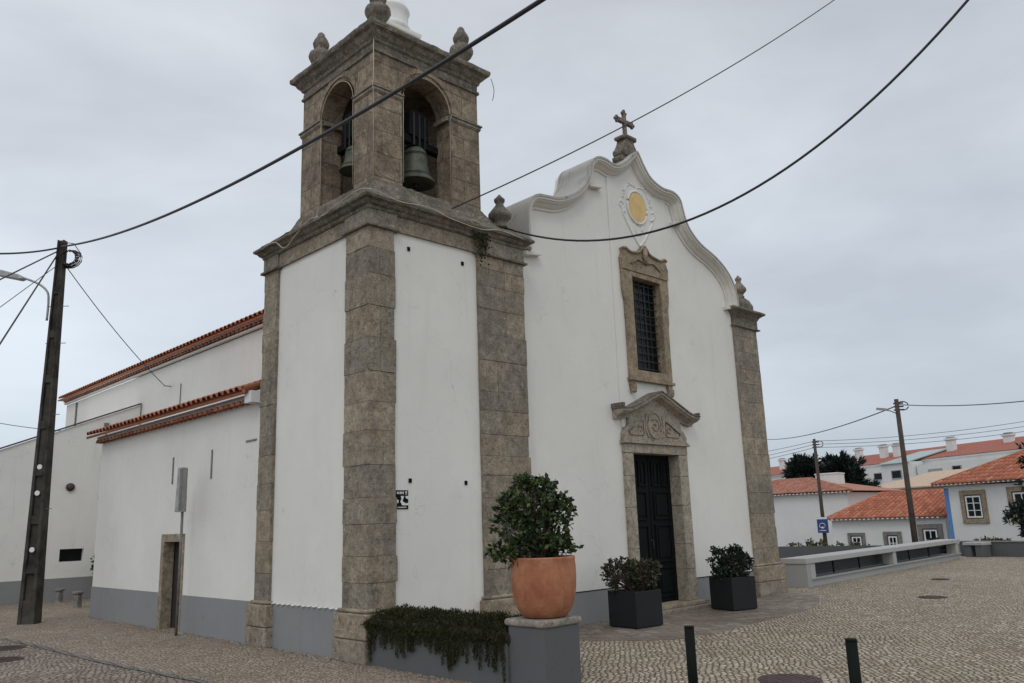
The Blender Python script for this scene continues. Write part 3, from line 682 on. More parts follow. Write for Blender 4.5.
# right pilaster of the facade
rp = pilaster(9.54, 10.49, YF, .95, 13, split=True)
part('pilaster_cornice', MB().ring(9.54, 10.52, YF, .95, [(.0, 5.6), (.05, 5.61), (.05, 5.64), (.01, 5.645), (.01, 5.83), (.03, 5.86), (.05, 5.9), (.10, 5.94), (.15, 5.965), (.16, 6.0), (.12, 6.03)]), 'stone_dark', rp, bevel=.008)
part('finial_block', MB().ring(10.02, 10.48, .30, .72, [(0, 6.02), (.02, 6.1), (.02, 6.2), (-.03, 6.32), (-.11, 6.4), (-.14, 6.42)]), 'stone_dark', rp, bevel=.03)
lf2 = MB().rot_lathe(lprof, 0, 0, 0, 14).build('finial', M['stone'], ch); lf2.location = (10.25, .46, 6.37); lf2.scale = (.85, .85, .95)

# roofs with barrel tiles
def tile_roof(mb, P0, U, V, lu, lv, sp=.2, r=.085, row=.36, drop=0.0, crown=.10):
    """rows of half round cover tiles; P0 eave corner, U along eave, V up the slope"""
    P0, U, V = Vector(P0), Vector(U).normalized(), Vector(V).normalized(); W = U.cross(V).normalized()
    if W.z < 0: W = -W
    n = max(1, int(lu/sp)); rows = max(1, int(lv/row)); K = 5
    for i in range(n):
        for j in range(rows):
            jit = random.uniform(-.008, .008)
            a = P0+U*(sp*(i+.5)+jit)+V*(row*j-(.03 if j == 0 else .05)); b = P0+U*(sp*(i+.5)+jit)+V*(row*(j+1))
            vs = []
            for q, rr_, h in ((a, r, .030), (b, r*.82, .0)):
                for k in range(K+1):
                    an = pi*k/K; vs.append(q+U*(rr_*cos(an))+W*(rr_*.85*sin(an)+h))
            for k in range(K+1):
                an = pi*k/K; vs.append(a+U*((r-.016)*cos(an))+W*((r-.016)*.85*sin(an)+.030))
            fs = [(k, k+1, K+2+k, K+1+k) for k in range(K)]+[(2*K+2+k, 2*K+3+k, k+1, k) for k in range(K)]
            mb.add(vs, fs, True)
    # channel sheet below
    q = [P0-V*.02, P0+U*lu-V*.02, P0+U*lu+V*lv, P0+V*lv]
    mb.add([x-W*.0 for x in q]+[x-W*.05 for x in q], [(0, 1, 2, 3), (7, 6, 5, 4), (0, 4, 5, 1), (1, 5, 6, 2), (2, 6, 7, 3), (3, 7, 4, 0)])
def dentil(mb, P0, U, O, lu, sp=.2, out=.12, r=.08):
    """course of tile ends poking out below the eave; O outward direction"""
    P0, U, O = Vector(P0), Vector(U).normalized(), Vector(O).normalized(); Z = Vector((0, 0, 1)); K = 5
    for i in range(int(lu/sp)):
        c0 = P0+U*(sp*(i+.5)); vs = []
        for d in (0, out):
            for k in range(K+1):
                an = pi*k/K; vs.append(c0+O*d+U*(r*cos(an))+Z*(r*.8*sin(an)))
        fs = [(k, k+1, K+2+k, K+1+k) for k in range(K)]; fs.append(tuple(range(K+1, 2*K+2))); mb.add(vs, fs)
NX = 2.9
nv = part('nave_wall', MB().extr([[(NX, 0), (10.1, 0), (10.1, 6.25), (6.5, 7.75), (NX, 6.25)]], 1.052, 23.3, 'y'), 'white', ch)
t_ = MB(); sl2 = Vector((3.75, 0, 1.58))
tile_roof(t_, (NX-.24, 1.12, 6.46), (0, 1, 0), sl2, 22.4, 3.9, .22, .09, .55)
tr_ = part('nave_roof', t_, 'tile_old', ch, keepn=True)
part('nave_roof_far_side', MB().extr([[(6.46, 7.9), (10.4, 6.3), (10.4, 6.4), (6.46, 8.02)]], 1.12, 23.5, 'y'), 'tile_old', tr_)
d_ = MB(); dentil(d_, (NX-.01, 2.95, 6.33), (0, 1, 0), (-1, 0, 0), 20.4, .22, .15, .085); part('eave_course', d_, 'tile_old', tr_)
part('eave_fillet', MB().box(NX-.10, NX, 2.95, 23.3, 6.27, 6.325).box(NX-.19, NX, 2.95, 23.4, 6.405, 6.44), 'white_old', tr_)
part('wall_drain', MB().tube([(NX-.03, 22.1, 6.2), (NX-.03, 22.1, 4.5)], .03, 8), 'metal_dark', nv)
parts('cable_bracket', MB().tube([(NX, 13.9, 5.62), (NX-.2, 13.9, 5.62)], .014, 6).tube([(NX-.02, 13.2, 5.6), (NX-.02, 13.2, 4.9)], .012, 6), 'metal_dark', nv)
# side chapel (low wing behind the tower)
XC0 = .05
cw = part('side_wing_wall', MB().extr([[(2.93, -.08), (10.2, -.08), (10.2, 3.62), (2.93, 3.62)], rect(5.68, 6.51, -.04, 1.53)], XC0, XC0+.4, 'x').box(XC0+.401, NX, 9.8, 10.2, 0, 3.6), 'white', ch)
parts('plinth', MB().box(XC0-.014, XC0+.05, 3.0, 5.62, 0, .6).box(XC0-.014, XC0+.05, 6.59, 10.21, 0, .61), 'plinth', cw)
for y in (6.287, 4.675): part('drain_slot', MB().box(XC0-.012, XC0+.01, y-.025, y+.025, 2.5, 2.98), 'metal_dark', cw)
part('drain_slot', MB().box(XC0-.012, XC0+.01, 3.1, 3.45, 2.99, 3.02), 'metal_dark', cw)
sdr = part('side_door', MB().box(XC0+.18, XC0+.23, 5.6, 6.5, 0, 1.52), 'door_brown', ch)
part('door_frame', MB().extr([[(5.62, -.01), (5.73, -.01), (5.73, 1.48), (6.46, 1.48), (6.46, -.01), (6.59, -.01), (6.59, 1.62), (5.62, 1.62)]], XC0-.03, XC0+.17, 'x'), 'stone_low', sdr, bevel=.01)
t_ = MB(); tile_roof(t_, (XC0-.26, 3.12, 3.74), (0, 1, 0), (2.85, 0, 1.05), 7.3, 3.0, .2, .085, .45)
t_.tube([(XC0-.27, 3.07, 3.76), (1.2, 3.07, 4.24), (2.88, 3.07, 4.86)], .06, 8)
cr_ = part('side_wing_roof', t_, 'tile_old', ch, keepn=True)
d_ = MB(); dentil(d_, (XC0-.0, 3.2, 3.58), (0, 1, 0), (-1, 0, 0), 7.0, .2, .15, .08); part('eave_course', d_, 'tile_old', cr_)
part('eave_fillet', MB().box(XC0-.10, XC0+.3, 3.15, 10.25, 3.625, 3.72).box(XC0-.2, XC0+.1, 2.94, 3.16, 3.56, 3.74), 'white_clean', cr_)

# ------------------------------------------------------------------ things on the church
def bell(name, label, loc, rz, R, H):
    t = thing(name, label, 'bell', loc, rz, 'bells hanging in the tower arches', local=True)
    pf = [(R, 0), (R*1.0, .03*H), (R*.86, .14*H), (R*.72, .3*H), (R*.64, .5*H), (R*.60, .72*H), (R*.56, .86*H), (R*.42, .95*H), (R*.12, 1.0*H)]
    inner = [(R*.92, .0)]
    MB().rot_lathe(pf, 0, 0, 0, 28).build('bell_body', M['bronze'], t)
    bb = MB()
    for q in (.16, .20, .74, .78): bb.rot_lathe([(R*(.86 if q < .3 else .61), (q-.01)*H), (R*(.88 if q < .3 else .63), q*H), (R*(.85 if q < .3 else .6), (q+.012)*H)], 0, 0, 0, 28)
    parts('band', bb, 'bronze', t)
    MB().tube([(0, 0, .1*H), (0, 0, -.06*H)], [.012, .012], 6).rot_lathe([(.01, -.12*H), (.05, -.08*H), (.05, -.02*H), (.01, .03*H)], 0, 0, 0, 10).build('clapper', M['iron'], t)
    y = MB().box(-.55, .55, -.06, .06, H*1.03, H*1.03+.12)
    y.extr([[(-.22, H*1.03+.12), (.22, H*1.03+.12), (.19, H*1.03+.5), (.12, H*1.03+.56), (-.12, H*1.03+.56), (-.19, H*1.03+.5)]], -.09, .09, 'y')
    yo = y.build('headstock', M['wood_dark'], t, bevel=.012)
    s = MB()
    for x in (-.12, 0, .12): s.box(x-.018, x+.018, -.1, .1, H*.97, H*1.03+.5)
    s.build('iron_strap', M['iron'], yo)
    return t
bell('bell', 'larger green bronze bell in the front belfry arch above the blank wall', (1.24, .58, 6.72), radians(8), .30, .60)
bell('bell', 'smaller bronze bell half hidden in the left belfry arch', (.60, 1.28, 6.98), radians(90), .235, .42)
po = thing('poster', 'small black and white printed poster beside the corner pilaster', 'poster', (.565, .05, 1.83), local=True)
MB().box(-.10, .10, -.006, -.001, 0, .245).build('sheet', M['whitep'], po)
pk = MB().box(-.10, .10, -.009, -.007, .172, .245)
pk2 = MB().box(-.10, .10, -.009, -.007, 0, .05)
pf = MB().extr([[(-.10, .172), (-.02, .172), (-.01, .13), (-.03, .10), (0, .05), (-.10, .05), (-.10, .08), (-.06, .075), (-.05, .12), (-.10, .13)]], -.009, -.0071, 'y')
pg = MB().extr([[(.01, .11), (.035, .17), (.055, .17), (.06, .14), (.10, .13), (.10, .085), (.07, .075), (.03, .09)]], -.009, -.0071, 'y')
for nm, q in (('header', pk), ('footer', pk2), ('picture', pf), ('picture', pg)): q.build(nm, M['blackp'], po)
lt = MB()
for i in range(5): lt.box(-.085+i*.024, -.071+i*.024, -.012, -.010, .195, .225)
lt.box(.05, .08, -.012, -.010, .213, .23).box(.05, .08, -.012, -.010, .19, .2)
for i in range(8): lt.box(-.07+i*.018, -.06+i*.018, -.012, -.010, .016, .032)
parts('letter', lt, 'whitep', po)

# ------------------------------------------------------------------ annex behind
an = thing('annex_building', 'low streaked white annex with sloping top behind the side wing', 'building', (2.85, 16, 0))
part('wall', MB().extr([[(-7, 0), (2.86, 0), (2.86, 5.36), (-.63, 3.92), (-7, 1.3)], rect(1.0, 1.6, 1.0, 1.33)], 16, 16.25, 'y').extr([[(-7, 0), (2.86, 0), (2.86, 5.2), (-.63, 3.78), (-7, 1.2)]], 16.4, 21, 'y'), 'white_old', an)
part('plinth', MB().box(-7, 2.86, 15.97, 16.01, 0, .58), 'plinth', an)
part('window', MB().box(.98, 1.62, 16.15, 16.2, .98, 1.35), 'glass', an)
part('coping', MB().sweep([(-7, 1.35), (-.63, 3.97), (2.86, 5.41)], [(-.01, 15.95), (.03, 15.95), (.03, 16.3), (-.01, 16.3)]), 'rust', an)
part('round_vent', MB().tube([(1.13, 15.95, 2.97), (1.13, 16.02, 2.97)], .11, 16).tube([(1.13, 15.93, 2.97), (1.13, 15.96, 2.97)], .06, 12), 'rust', an)
for x in (.45, 1.95): part('drain_pipe', MB().tube([(x, 15.96, 3.9+x*.3), (x, 15.97, 3.2)], .03, 8).box(x-.06, x+.06, 15.94, 16.0, 4.05+x*.35-.06, 4.05+x*.35+.04), 'metal_dark', an)

# ------------------------------------------------------------------ poles, cables
def cable(name, label, A, B, sag, r=.015, mat='cable', t1=1., n=40, group=None):
    A, B = Vector(A), Vector(B); P = []
    for i in range(n+1):
        t = t1*i/n; q = A.lerp(B, t) if t <= 1 else A+(B-A)*t; q.z -= 4*sag*t*(1-t); P.append(q)
    o = MB().tube(P, r, 6).build(name, M[mat], loc=tuple(A))
    tag(o, label, 'cable', group or 'overhead cables'); return o
up = thing('utility_pole', 'tall dark concrete utility pole with round white plates, left of church', 'utility pole', (-1.16, 9.88, 0), rz=radians(-44))
ORG[up.name] = Vector((0, 0, 0))
mb = MB(); H = 7.86
def wz(z): t = z/H; return .165+(.075-.165)*t, .14+(.075-.14)*t
def tbox(mb, fx0, fx1, fy0, fy1, z0, z1):
    vs = []
    for z in (z0, z1):
        a, b = wz(z)
        vs += [(fx0*a, fy0*b, z), (fx1*a, fy0*b, z), (fx1*a, fy1*b, z), (fx0*a, fy1*b, z)]
    mb.add(vs, [(0, 3, 2, 1), (4, 5, 6, 7), (0, 1, 5, 4), (1, 2, 6, 5), (2, 3, 7, 6), (3, 0, 4, 7)])
tbox(mb, -1, -.55, -1, 1, 0, H); tbox(mb, .55, 1, -1, 1, 0, H); tbox(mb, -.549, .549, -.55, .55, 0, H-.002)
z = .001
while z < H-.3:
    tbox(mb, -.549, .549, -.92, .92, z, z+.16 if z > .1 else z+.45); z += .95
mb.build('shaft', M['pole'], up, bevel=.01)
for z in (1.41, 2.51, 3.03): MB().tube([(.0, -wz(z)[1]*.90, z), (.0, -wz(z)[1]-.004, z)], .05, 16, smooth=False).build('plate', M['whitep'], up)
for z in (2.2, 4.1, 5.6, 6.4): MB().tube([(-.17, 0, z), (.25, 0, z)], .008, 6).build('step_bolt', M['metal_dark'], up)
la = MB().tube(catmull([(-.19, 0, 6.1), (-.19, 0, 6.52), (-.24, 0, 6.74), (-.45, 0, 6.92), (-.8, 0, 7.07)], 6), .024, 8)
arm = la.build('lamp_arm', M['metal'], up)
hd = MB().extr([[(-.74, 7.02), (-.84, 7.12), (-1.25, 7.24), (-1.5, 7.26), (-1.52, 7.18), (-1.2, 7.09), (-.82, 7.0)]], -.09, .09, 'y')
hdo = hd.build('lamp_head', M['metal'], arm, bevel=.02)
cl = MB(); rr = random.Random(5)
for k in range(5):
    cl.tube([(.18+(.17+.02*k)*cos(a*.5+k)*1.0, .03*k-.08, 7.45+(.17+.015*k)*sin(a*.5+k)*.9) for a in range(14)], .011+.003*(k % 2), 5)
for k in range(16):
    a = k*.4-2.9; cl.rot_lathe([(.005, -.03), (.03, -.01), (.03, .01), (.005, .03)], .19+.18*cos(a), -.05, 7.46+.15*sin(a), 6)
cl.tube([(.0, -.1, 7.8), (.3, -.1, 7.75), (.42, 0, 7.55), (.3, 0, 7.3), (.05, 0, 7.25)], .01, 5)
cl.build('cable_loops', M['cable'], up)
AT = (-1.2, 9.8, 7.7)
LV1, LV2, LV3, LV4, LV5, LV6 = (-3.73, 6.94, 6.34), (-3.78, 5.94, 5.1), (-3.76, 4.93, 3.04), (-3.42, 7.91, 4.82), (-1.28, 20.73, 5.5), (2.02, 20.01, 4.96)
cable('overhead_cable', 'thick black cable rising from the left pole past the bell tower', AT, (-2.07, -5.79, 5.3), .4, .019, t1=1.25)
cable('overhead_cable', 'thin cable from the belfry sill up over the gable cross', (1.55, .1, 6.25), (11.06, -3.13, 13.17), .3, .011, t1=1.6)
cable('overhead_cable', 'thick sagging black cable from tower corner urn across the facade medallion', (2.75, .18, 6.24), (3.74, -6.63, 7.35), 1.2, .016, t1=1.1)
cable('overhead_cable', 'thin cable from the left pole down to the nave wall bracket', (-1.1, 9.85, 7.35), (2.72, 13.9, 5.62), .12, .010)
cable('overhead_cable', 'level dark cable running left from the pole top', (-1.25, 9.9, 7.68), LV1, .1, .02)
cable('overhead_cable', 'cable sloping from pole top down to the left above the lamp', (-1.25, 9.9, 7.6), LV2, .0, .014)
cable('overhead_cable', 'steep dark cable dropping from pole top past the street lamp', (-1.25, 9.9, 7.5), LV3, .0, .017)
cable('overhead_cable', 'faint thin cable sloping from pole behind the lamp arm', (-1.22, 9.9, 7.3), LV4, .0, .008, 'cablegrey')
cable('overhead_cable', 'faint low cable behind the left pole above the annex', LV6, LV5, .1, .012, 'cablegrey')

# ------------------------------------------------------------------ sign post, stone posts
sp1 = thing('sign_post', 'slim pole with a narrow sign seen edge-on before the side wing', 'sign', (-.24, 5.08, 0), rz=radians(-52))
ORG[sp1.name] = Vector((0, 0, 0))
MB().tube([(0, 0, 0), (0, 0, 2.66)], .022, 10).build('post', M['metal_dark'], sp1)
MB().extr([[(-.07, 1.97), (.055, 1.97), (.05, 2.7), (-.045, 2.7)]], -.13, .02, 'y').build('sign_panel', M['metal'], sp1, bevel=.006)
MB().box(.0, .05, -.136, -.131, 1.99, 2.68).build('sign_edge', M['metal_dark'], sp1)
for (x, y, h, lab) in ((.84, 15.16, .36, 'short grey stone post with a cap, nearer the annex wall'), (.62, 12.95, .38, 'short dark stone post with a cap, nearer the side wing corner')):
    t = thing('stone_post', lab, 'stone post', (x, y, 0), rz=.5, group='stone posts by the annex', local=True)
    MB().ring(-.07, .07, -.07, .07, [(.02, 0), (0, .03), (-.01, h-.07)]).build('shaft', M['stone_grey'], t, bevel=.01)
    MB().ring(-.07, .07, -.07, .07, [(0, h-.07), (.025, h-.055), (.025, h-.01), (0, h)]).build('cap', M['stone_grey'], t, bevel=.01)

# ------------------------------------------------------------------ foliage
def leaf(mb, q, d, n, l, w):
    """folded oval leaf at q pointing along d with normal n"""
    s = d.cross(n).normalized()*w; up_ = n*(w*.35)
    a = q; b = q+d*l*.45+s+up_; c = q+d*l; e_ = q+d*l*.45-s+up_; mdl = q+d*l*.5
    mb.add([a, b, c, e_, mdl], [(0, 4, 1), (1, 4, 2), (0, 3, 4), (3, 2, 4)])
def rvec(rr):
    while True:
        v = Vector((rr.uniform(-1, 1), rr.uniform(-1, 1), rr.uniform(-1, 1)))
        if .05 < v.length < 1: return v.normalized()
def clumps(lm, sm, base, blobs, ncl, nl, l, w, seed, spread=.08, shell=.55, stem=.006, up=.35):
    rr = random.Random(seed); base = Vector(base)
    for (c, r, wt) in blobs:
        c = Vector(c)
        for i in range(int(ncl*wt)):
            v = rvec(rr); k = shell+(1-shell)*rr.random() if rr.random() < .75 else rr.random()
            q = c+Vector((v.x*r[0], v.y*r[1], v.z*r[2]))*k
            if sm is not None and i % 3 == 0:
                mid = base.lerp(q, .5)+Vector((rr.uniform(-.05, .05), rr.uniform(-.05, .05), .03)); sm.tube([base+Vector((rr.uniform(-.05, .05), rr.uniform(-.05, .05), 0)), mid, q], [stem*1.8, stem*1.2, stem*.6], 5)
            out_ = (q-c).normalized()
            for j in range(nl):
                d = (rvec(rr)+out_*.8+Vector((0, 0, up))).normalized(); n = rvec(rr)
                n = (n-d*n.dot(d)).normalized()
                leaf(lm, q+rvec(rr)*spread*rr.random(), d, l*rr.uniform(.6, 1.2), w*rr.uniform(.7, 1.2), )
def rleaf(lm, q, rr, l, w):
    d = rvec(rr); n = rvec(rr); n = (n-d*n.dot(d)).normalized(); leaf(lm, q, d, l, w, )
def leaf(mb, q, d, l, w, n=None):
    n = n or (lambda v: (v-d*v.dot(d)).normalized())(Vector((random.uniform(-1, 1), random.uniform(-1, 1), random.uniform(-.2, 1.2))))
    s = d.cross(n).normalized()*w; up_ = n*(w*.35)
    mb.add([q, q+d*l*.5+s+up_, q+d*l, q+d*l*.5-s+up_, q+d*l*.5], [(0, 4, 1), (1, 4, 2), (0, 3, 4), (3, 2, 4)])

# raised bed wall with corner pedestal
bw = thing('raised_bed', 'dark grey low garden wall with stone-capped end pier by the tower', 'garden wall', (0, -1.5, 0))
bwl = MB().box(-.04, .12, -2.52, -.10, 0, .47)
part('bed_wall', bwl, 'plinth_dark', bw, bevel=.008)
part('soil', MB().box(.121, .519, -2.5, -.1, 0, .44), 'soil', bw)
part('inner_wall', MB().box(.52, .62, -2.5, -.1, 0, .44), 'plinth_dark', bw)
part('end_pier', MB().box(-.01, .50, -3.02, -2.521, 0, .60), 'plinth_dark', bw, bevel=.01)
part('cap_stone', MB().ring(-.01, .50, -3.02, -2.51, [(.01, .602), (.022, .612), (.025, .652), (.01, .670)]), 'stone_cap', bw, bevel=.012)
# trailing plant
tp = thing('trailing_plant', 'dense dark trailing groundcover spilling over the low grey wall', 'plant', (.25, -1.3, .48))
rr = random.Random(21); lm = MB()
for i in range(15000):
    y = rr.uniform(-2.54, -.02); x = rr.uniform(-.09, .56); ed = min(1, (x+.10)/.22)
    z = .48+.11*ed+.04*noise.noise(Vector((x*6, y*5, 0)))+rr.uniform(-.05, .035)
    d = Vector((rr.uniform(-1, .7), rr.uniform(-.8, .8), rr.uniform(-.1, 1.5))).normalized(); leaf(lm, Vector((x, y, z)), d, rr.uniform(.02, .05), .005)
y = -2.52
while y < -.06:                                     # short fringe
    ln = rr.uniform(.03, .10)
    for k in range(int(ln*240)):
        t = k/(ln*240); q = Vector((-.05-.04*rr.random(), y+rr.gauss(0, .012), .52-ln*t))
        leaf(lm, q, Vector((rr.uniform(-.5, .1), rr.uniform(-.4, .4), rr.uniform(-1.6, -.3))).normalized(), rr.uniform(.02, .045), .005)
    y += .010
y = -2.48; st_ = MB()
while y < -.08:                                     # separate hanging strands
    prof = .5+.5*math.sin(y*5.1+1.3)*math.cos(y*2.3)
    ln = (.16+.22*prof)*rr.uniform(.6, 1.25)
    if y > -.22: ln = rr.uniform(.32, .46)
    sw = rr.uniform(-.05, .05); n_ = int(ln*420)
    st_.tube([(-.05, y, .5), (-.06, y+sw*.5, .5-ln*.5), (-.055, y+sw, .5-ln)], [.004, .003, .0015], 4)
    for k in range(n_):
        t = k/n_; q = Vector((-.052-.035*rr.random(), y+sw*t+rr.gauss(0, .013*(1.15-t)), .50-ln*t))
        leaf(lm, q, Vector((rr.uniform(-.6, .1), rr.uniform(-.5, .5), rr.uniform(-1.4, -.1))).normalized(), rr.uniform(.02, .04), .005)
    y += rr.uniform(.022, .065)
part('stems', st_, 'bark', tp)
mt = MB()
for i in range(40):
    y = -2.5+i*.0605; mt.rot_lathe([(.02, .40), (.05, .44), (.05, .50), (.02, .535)], .0+.02*math.sin(i*1.7), y, 0, 7)
mt.box(-.02, .60, -2.52, -.06, .40, .51)
part('root_mat', mt, 'soil', tp)
part('foliage', lm, 'leaf_trail', tp, keepn=True)

# terracotta pot with bush
pt = thing('terracotta_pot', 'large terracotta pot standing on the stone-capped pier', 'pot', (.26, -2.78, .672), local=True)
pt.scale = (.96, .96, .98)
pot_prof = [(.20, 0), (.235, .015), (.285, .08), (.322, .17), (.341, .28), (.348, .40), (.346, .50), (.340, .57), (.345, .585), (.34, .60), (.315, .60), (.31, .585), (.31, .54)]
MB().rot_lathe(pot_prof, 0, 0, 0, 48).build('pot_body', M['terracotta'], pt, keepn=True)
MB().rot_lathe([(.305, .50), (.305, .545), (.02, .56)], 0, 0, 0, 24).build('soil', M['soil'], pt)
PB = Vector((.26, -2.78, 1.25))
# camera-facing layout is not used: blobs are placed in real space round the pot
bs = thing('potted_bush', 'round dark leathery bush growing in the terracotta pot', 'bush', tuple(PB))
R = Vector((.72, -.69, 0))      # horizontal direction across the pot as seen from the street
lm, sm_ = MB(), MB()
def at_(a, z, d=0): return tuple(PB+R*(a-.07)+Vector((.69, .72, 0))*d+Vector((0, 0, z)))
blobs = [(at_(-.03, .55), (.30, .30, .26), 1.0), (at_(-.20, .35), (.2, .25, .28), .8), (at_(.12, .32), (.25, .25, .25), .8), (at_(.26, .50, .02), (.15, .15, .13), .3),
         (at_(-.27, .08, -.08), (.2, .18, .11), .32), (at_(.28, .10, .02), (.14, .14, .10), .25), (at_(0, .12), (.26, .26, .14), .5), (at_(.10, .72), (.12, .12, .07), .18), (at_(-.12, .74), (.13, .13, .07), .2)]
clumps(lm, sm_, PB, blobs, 88, 12, .066, .021, 5, .05, .6, .006, .35)
part('leaves', lm, 'leaf_pot', bs, keepn=True); part('stems', sm_, 'bark', bs)

# fallen leaves and moss tufts gathered where wall and paving meet
lv_ = MB(); rr = random.Random(77)
for i in range(420):
    k = rr.random()
    if k < .35: x, y = rr.uniform(3.0, 9.4), YW-.04-abs(rr.gauss(0, .18))
    elif k < .6: x, y = -.08-abs(rr.gauss(0, .10)), rr.uniform(-2.9, 2.4)
    elif k < .8: x, y = -.03-abs(rr.gauss(0, .12)), rr.uniform(3.0, 10)
    else: x, y = .25+rr.gauss(0, .5), -3.1-abs(rr.gauss(0, .4))
    if -.02 < x < .52 and -3.04 < y < -.1: continue
    d = Vector((rr.uniform(-1, 1), rr.uniform(-1, 1), rr.uniform(-.05, .3))).normalized()
    leaf(lv_, Vector((x, y, .016)), d, rr.uniform(.02, .045), rr.uniform(.006, .012), Vector((0, 0, 1)))
tag(lv_.build('leaf_litter', M['leaf_litter'], keepn=True), 'fallen leaves and grit scattered along the foot of the church walls', 'leaf litter', kind='stuff')
# square planters beside the door
def planter(loc, rz, w_, h_, label, plabel, kind, seed):
    t = thing('planter', label, 'planter', loc, rz, 'anthracite planters flanking the church door', local=True)
    c = w_/2
    MB().extr([rect(-c, c, -c, c), rect(-c+.03, c-.03, -c+.03, c-.03)], .02, h_, 'z').box(-c+.02, c-.02, -c+.02, c-.02, .0, .019).build('box', M['planter'], t, bevel=.006)
    MB().box(-c+.031, c-.031, -c+.031, c-.031, .05, h_-.05).build('soil', M['soil'], t)
    b = thing('planter_shrub', plabel, 'shrub', (loc[0], loc[1], h_-.05), rz, 'shrubs in the door planters', local=True)
    lm, sm_ = MB(), MB()
    blobs = kind
    clumps(lm, sm_, (0, 0, 0), blobs, 85, 13, .06, .018, seed, .05, .55, .007, .35)
    return b, lm, sm_
a1 = atan2(-.691-.13, .199)   # edge direction
# planter 1: near corner (4.205,-.822), left corner (4.404,-.131) hidden edge -> square about .56 wide
e1 = Vector((4.662-4.205, -.863+.822, 0)); e1n = e1.normalized(); a1 = atan2(e1n.y, e1n.x)
W1 = .58; c1 = Vector((4.205, -.822, 0))+Vector((cos(a1), sin(a1), 0))*W1*.5+Vector((-sin(a1), cos(a1), 0))*W1*.5
b, lm, sm_ = planter(tuple(c1), a1, W1, .54, 'square anthracite planter left of the church door', 'loose reddish-green shrub in the planter left of the door',
    [((-.30, .12, .33), (.22, .2, .18), .55), ((-.12, .05, .42), (.16, .16, .1), .22), ((.14, -.05, .28), (.30, .27, .24), 1.6), ((.28, -.1, .3), (.16, .16, .18), .5), ((-.32, .12, .12), (.1, .1, .06), .1)], 8)
part('leaves', lm, 'leaf_red', b, keepn=True); part('stems', sm_, 'bark', b)
e2 = Vector((7.262-6.923, -.915+.777, 0)).normalized(); a2 = atan2(e2.y, e2.x); W2 = .60
a2 = radians(-14); W2 = .56; c2 = Vector((6.923, -.777, 0))+Vector((cos(a2), sin(a2), 0))*.52*.5*1.1+Vector((-sin(a2), cos(a2), 0))*W2*.5
b, lm, sm_ = planter(tuple(c2), a2, W2, .56, 'square anthracite planter right of the church door', 'dense dark upright shrub in the planter right of the door',
    [((-.2, 0, .28), (.2, .25, .24), .9), ((.1, 0, .30), (.25, .25, .22), 1.0), ((.3, 0, .26), (.14, .2, .16), .4), ((-.22, .05, .5), (.12, .12, .08), .2), ((.12, 0, .5), (.14, .12, .06), .2), ((0, 0, .1), (.3, .28, .14), .7)], 12)
part('leaves', lm, 'leaf_dark', b, keepn=True); part('stems', sm_, 'bark', b)

# shrub at the annex corner
b = thing('climbing_shrub', 'small leafy shrub between annex wall and side wing corner', 'shrub', (1.95, 15.4, 0)); lm, sm_ = MB(), MB()
clumps(lm, sm_, (1.95, 15.4, 0), [((1.85, 15.4, .95), (.3, .3, .35), 1), ((2.05, 15.4, .55), (.25, .25, .3), .6)], 40, 9, .09, .035, 31, .08, .4, .012)
part('leaves', lm, 'leaf_pot', b, keepn=True); part('stems', sm_, 'bark', b)

# bollards
for (x, y, lab) in ((.10, -4.62, 'dark green street bollard standing nearer the terracotta pot'), (.08, -6.02, 'dark green street bollard at bottom right beside the manhole')):
    t = thing('bollard', lab, 'bollard', (x, y, 0), group='dark green bollards in the foreground', local=True)
    MB().rot_lathe([(.041, 0), (.041, .69)], 0, 0, 0, 24).build('post', M['bollard'], t)
    MB().rot_lathe([(.041, .6905), (.041, .708), (.036, .712)], 0, 0, 0, 24).build('cap', M['bollard'], t)
# manholes
def manhole(x, y, r, label, mat='rust'):
    t = thing('manhole_cover', label, 'manhole cover', (x, y, 0), local=True)
    MB().rot_lathe([(r, .0), (r, .012), (r*.93, .014), (r*.93, .010)], 0, 0, 0, 40, False).build('rim', M[mat], t)
    g = MB().rot_lathe([(r*.9, .004), (r*.9, .016)], 0, 0, 0, 40, False)
    for i in range(-4, 5):
        l = math.sqrt(max(0, (r*.82)**2-(i*r*.19)**2)); g.box(-l, l, i*r*.19-.008, i*r*.19+.008, .0161, .021)
    g.build('lid', M[mat], t)
manhole(1.95, -4.46, .30, 'rusty round manhole cover at the bottom edge between the bollards')
manhole(10.69, -2.66, .25, 'round iron manhole cover in the middle of the cobbled plaza')
manhole(14.95, -1.3, .20, 'small flat drain cover far across the plaza near the parapet')
manhole(-2.46, 6.05, .30, 'dark round manhole cover in the street at left edge')
manhole(-2.80, 4.67, .27, 'dark second manhole cover in the street, nearer the camera')

# ------------------------------------------------------------------ parapet and plaza edge
pa = thing('parapet', 'long low concrete parapet with open panels and railing bars', 'parapet', (11.9, .40, 0), rz=radians(3.8), local=True)
LP_ = 12.0
MB().box(-.03, LP_+.05, -.02, .60, .50, .62).build('coping_slab', M['conc_light'], pa, bevel=.012)
MB().box(0, .22, 0, .58, 0, .498).build('end_block', M['concrete'], pa)
MB().box(.221, LP_, .02, .56, 0, .15).box(.221, LP_, -.02, .1, .15, .175).build('base_wall', M['concrete'], pa)
for x in (.22, 5.65, 11.6):
    MB().box(x, x+.26, .01, .30, .176, .498).build('post', M['conc_light'], pa)
for a, b_ in ((.5, 5.62), (5.95, 11.58)):
    q = MB(); q.box(a, b_, .28, .30, .30, .315)
    for t in (.33, .66): x = a+(b_-a)*t; q.box(x, x+.03, .27, .31, .176, .497)
    q.build('railing', M['iron'], pa)
MB().box(.3, 11.6, .5, .53, .16, .5).build('back_panel', M['plinth_dark'], pa)
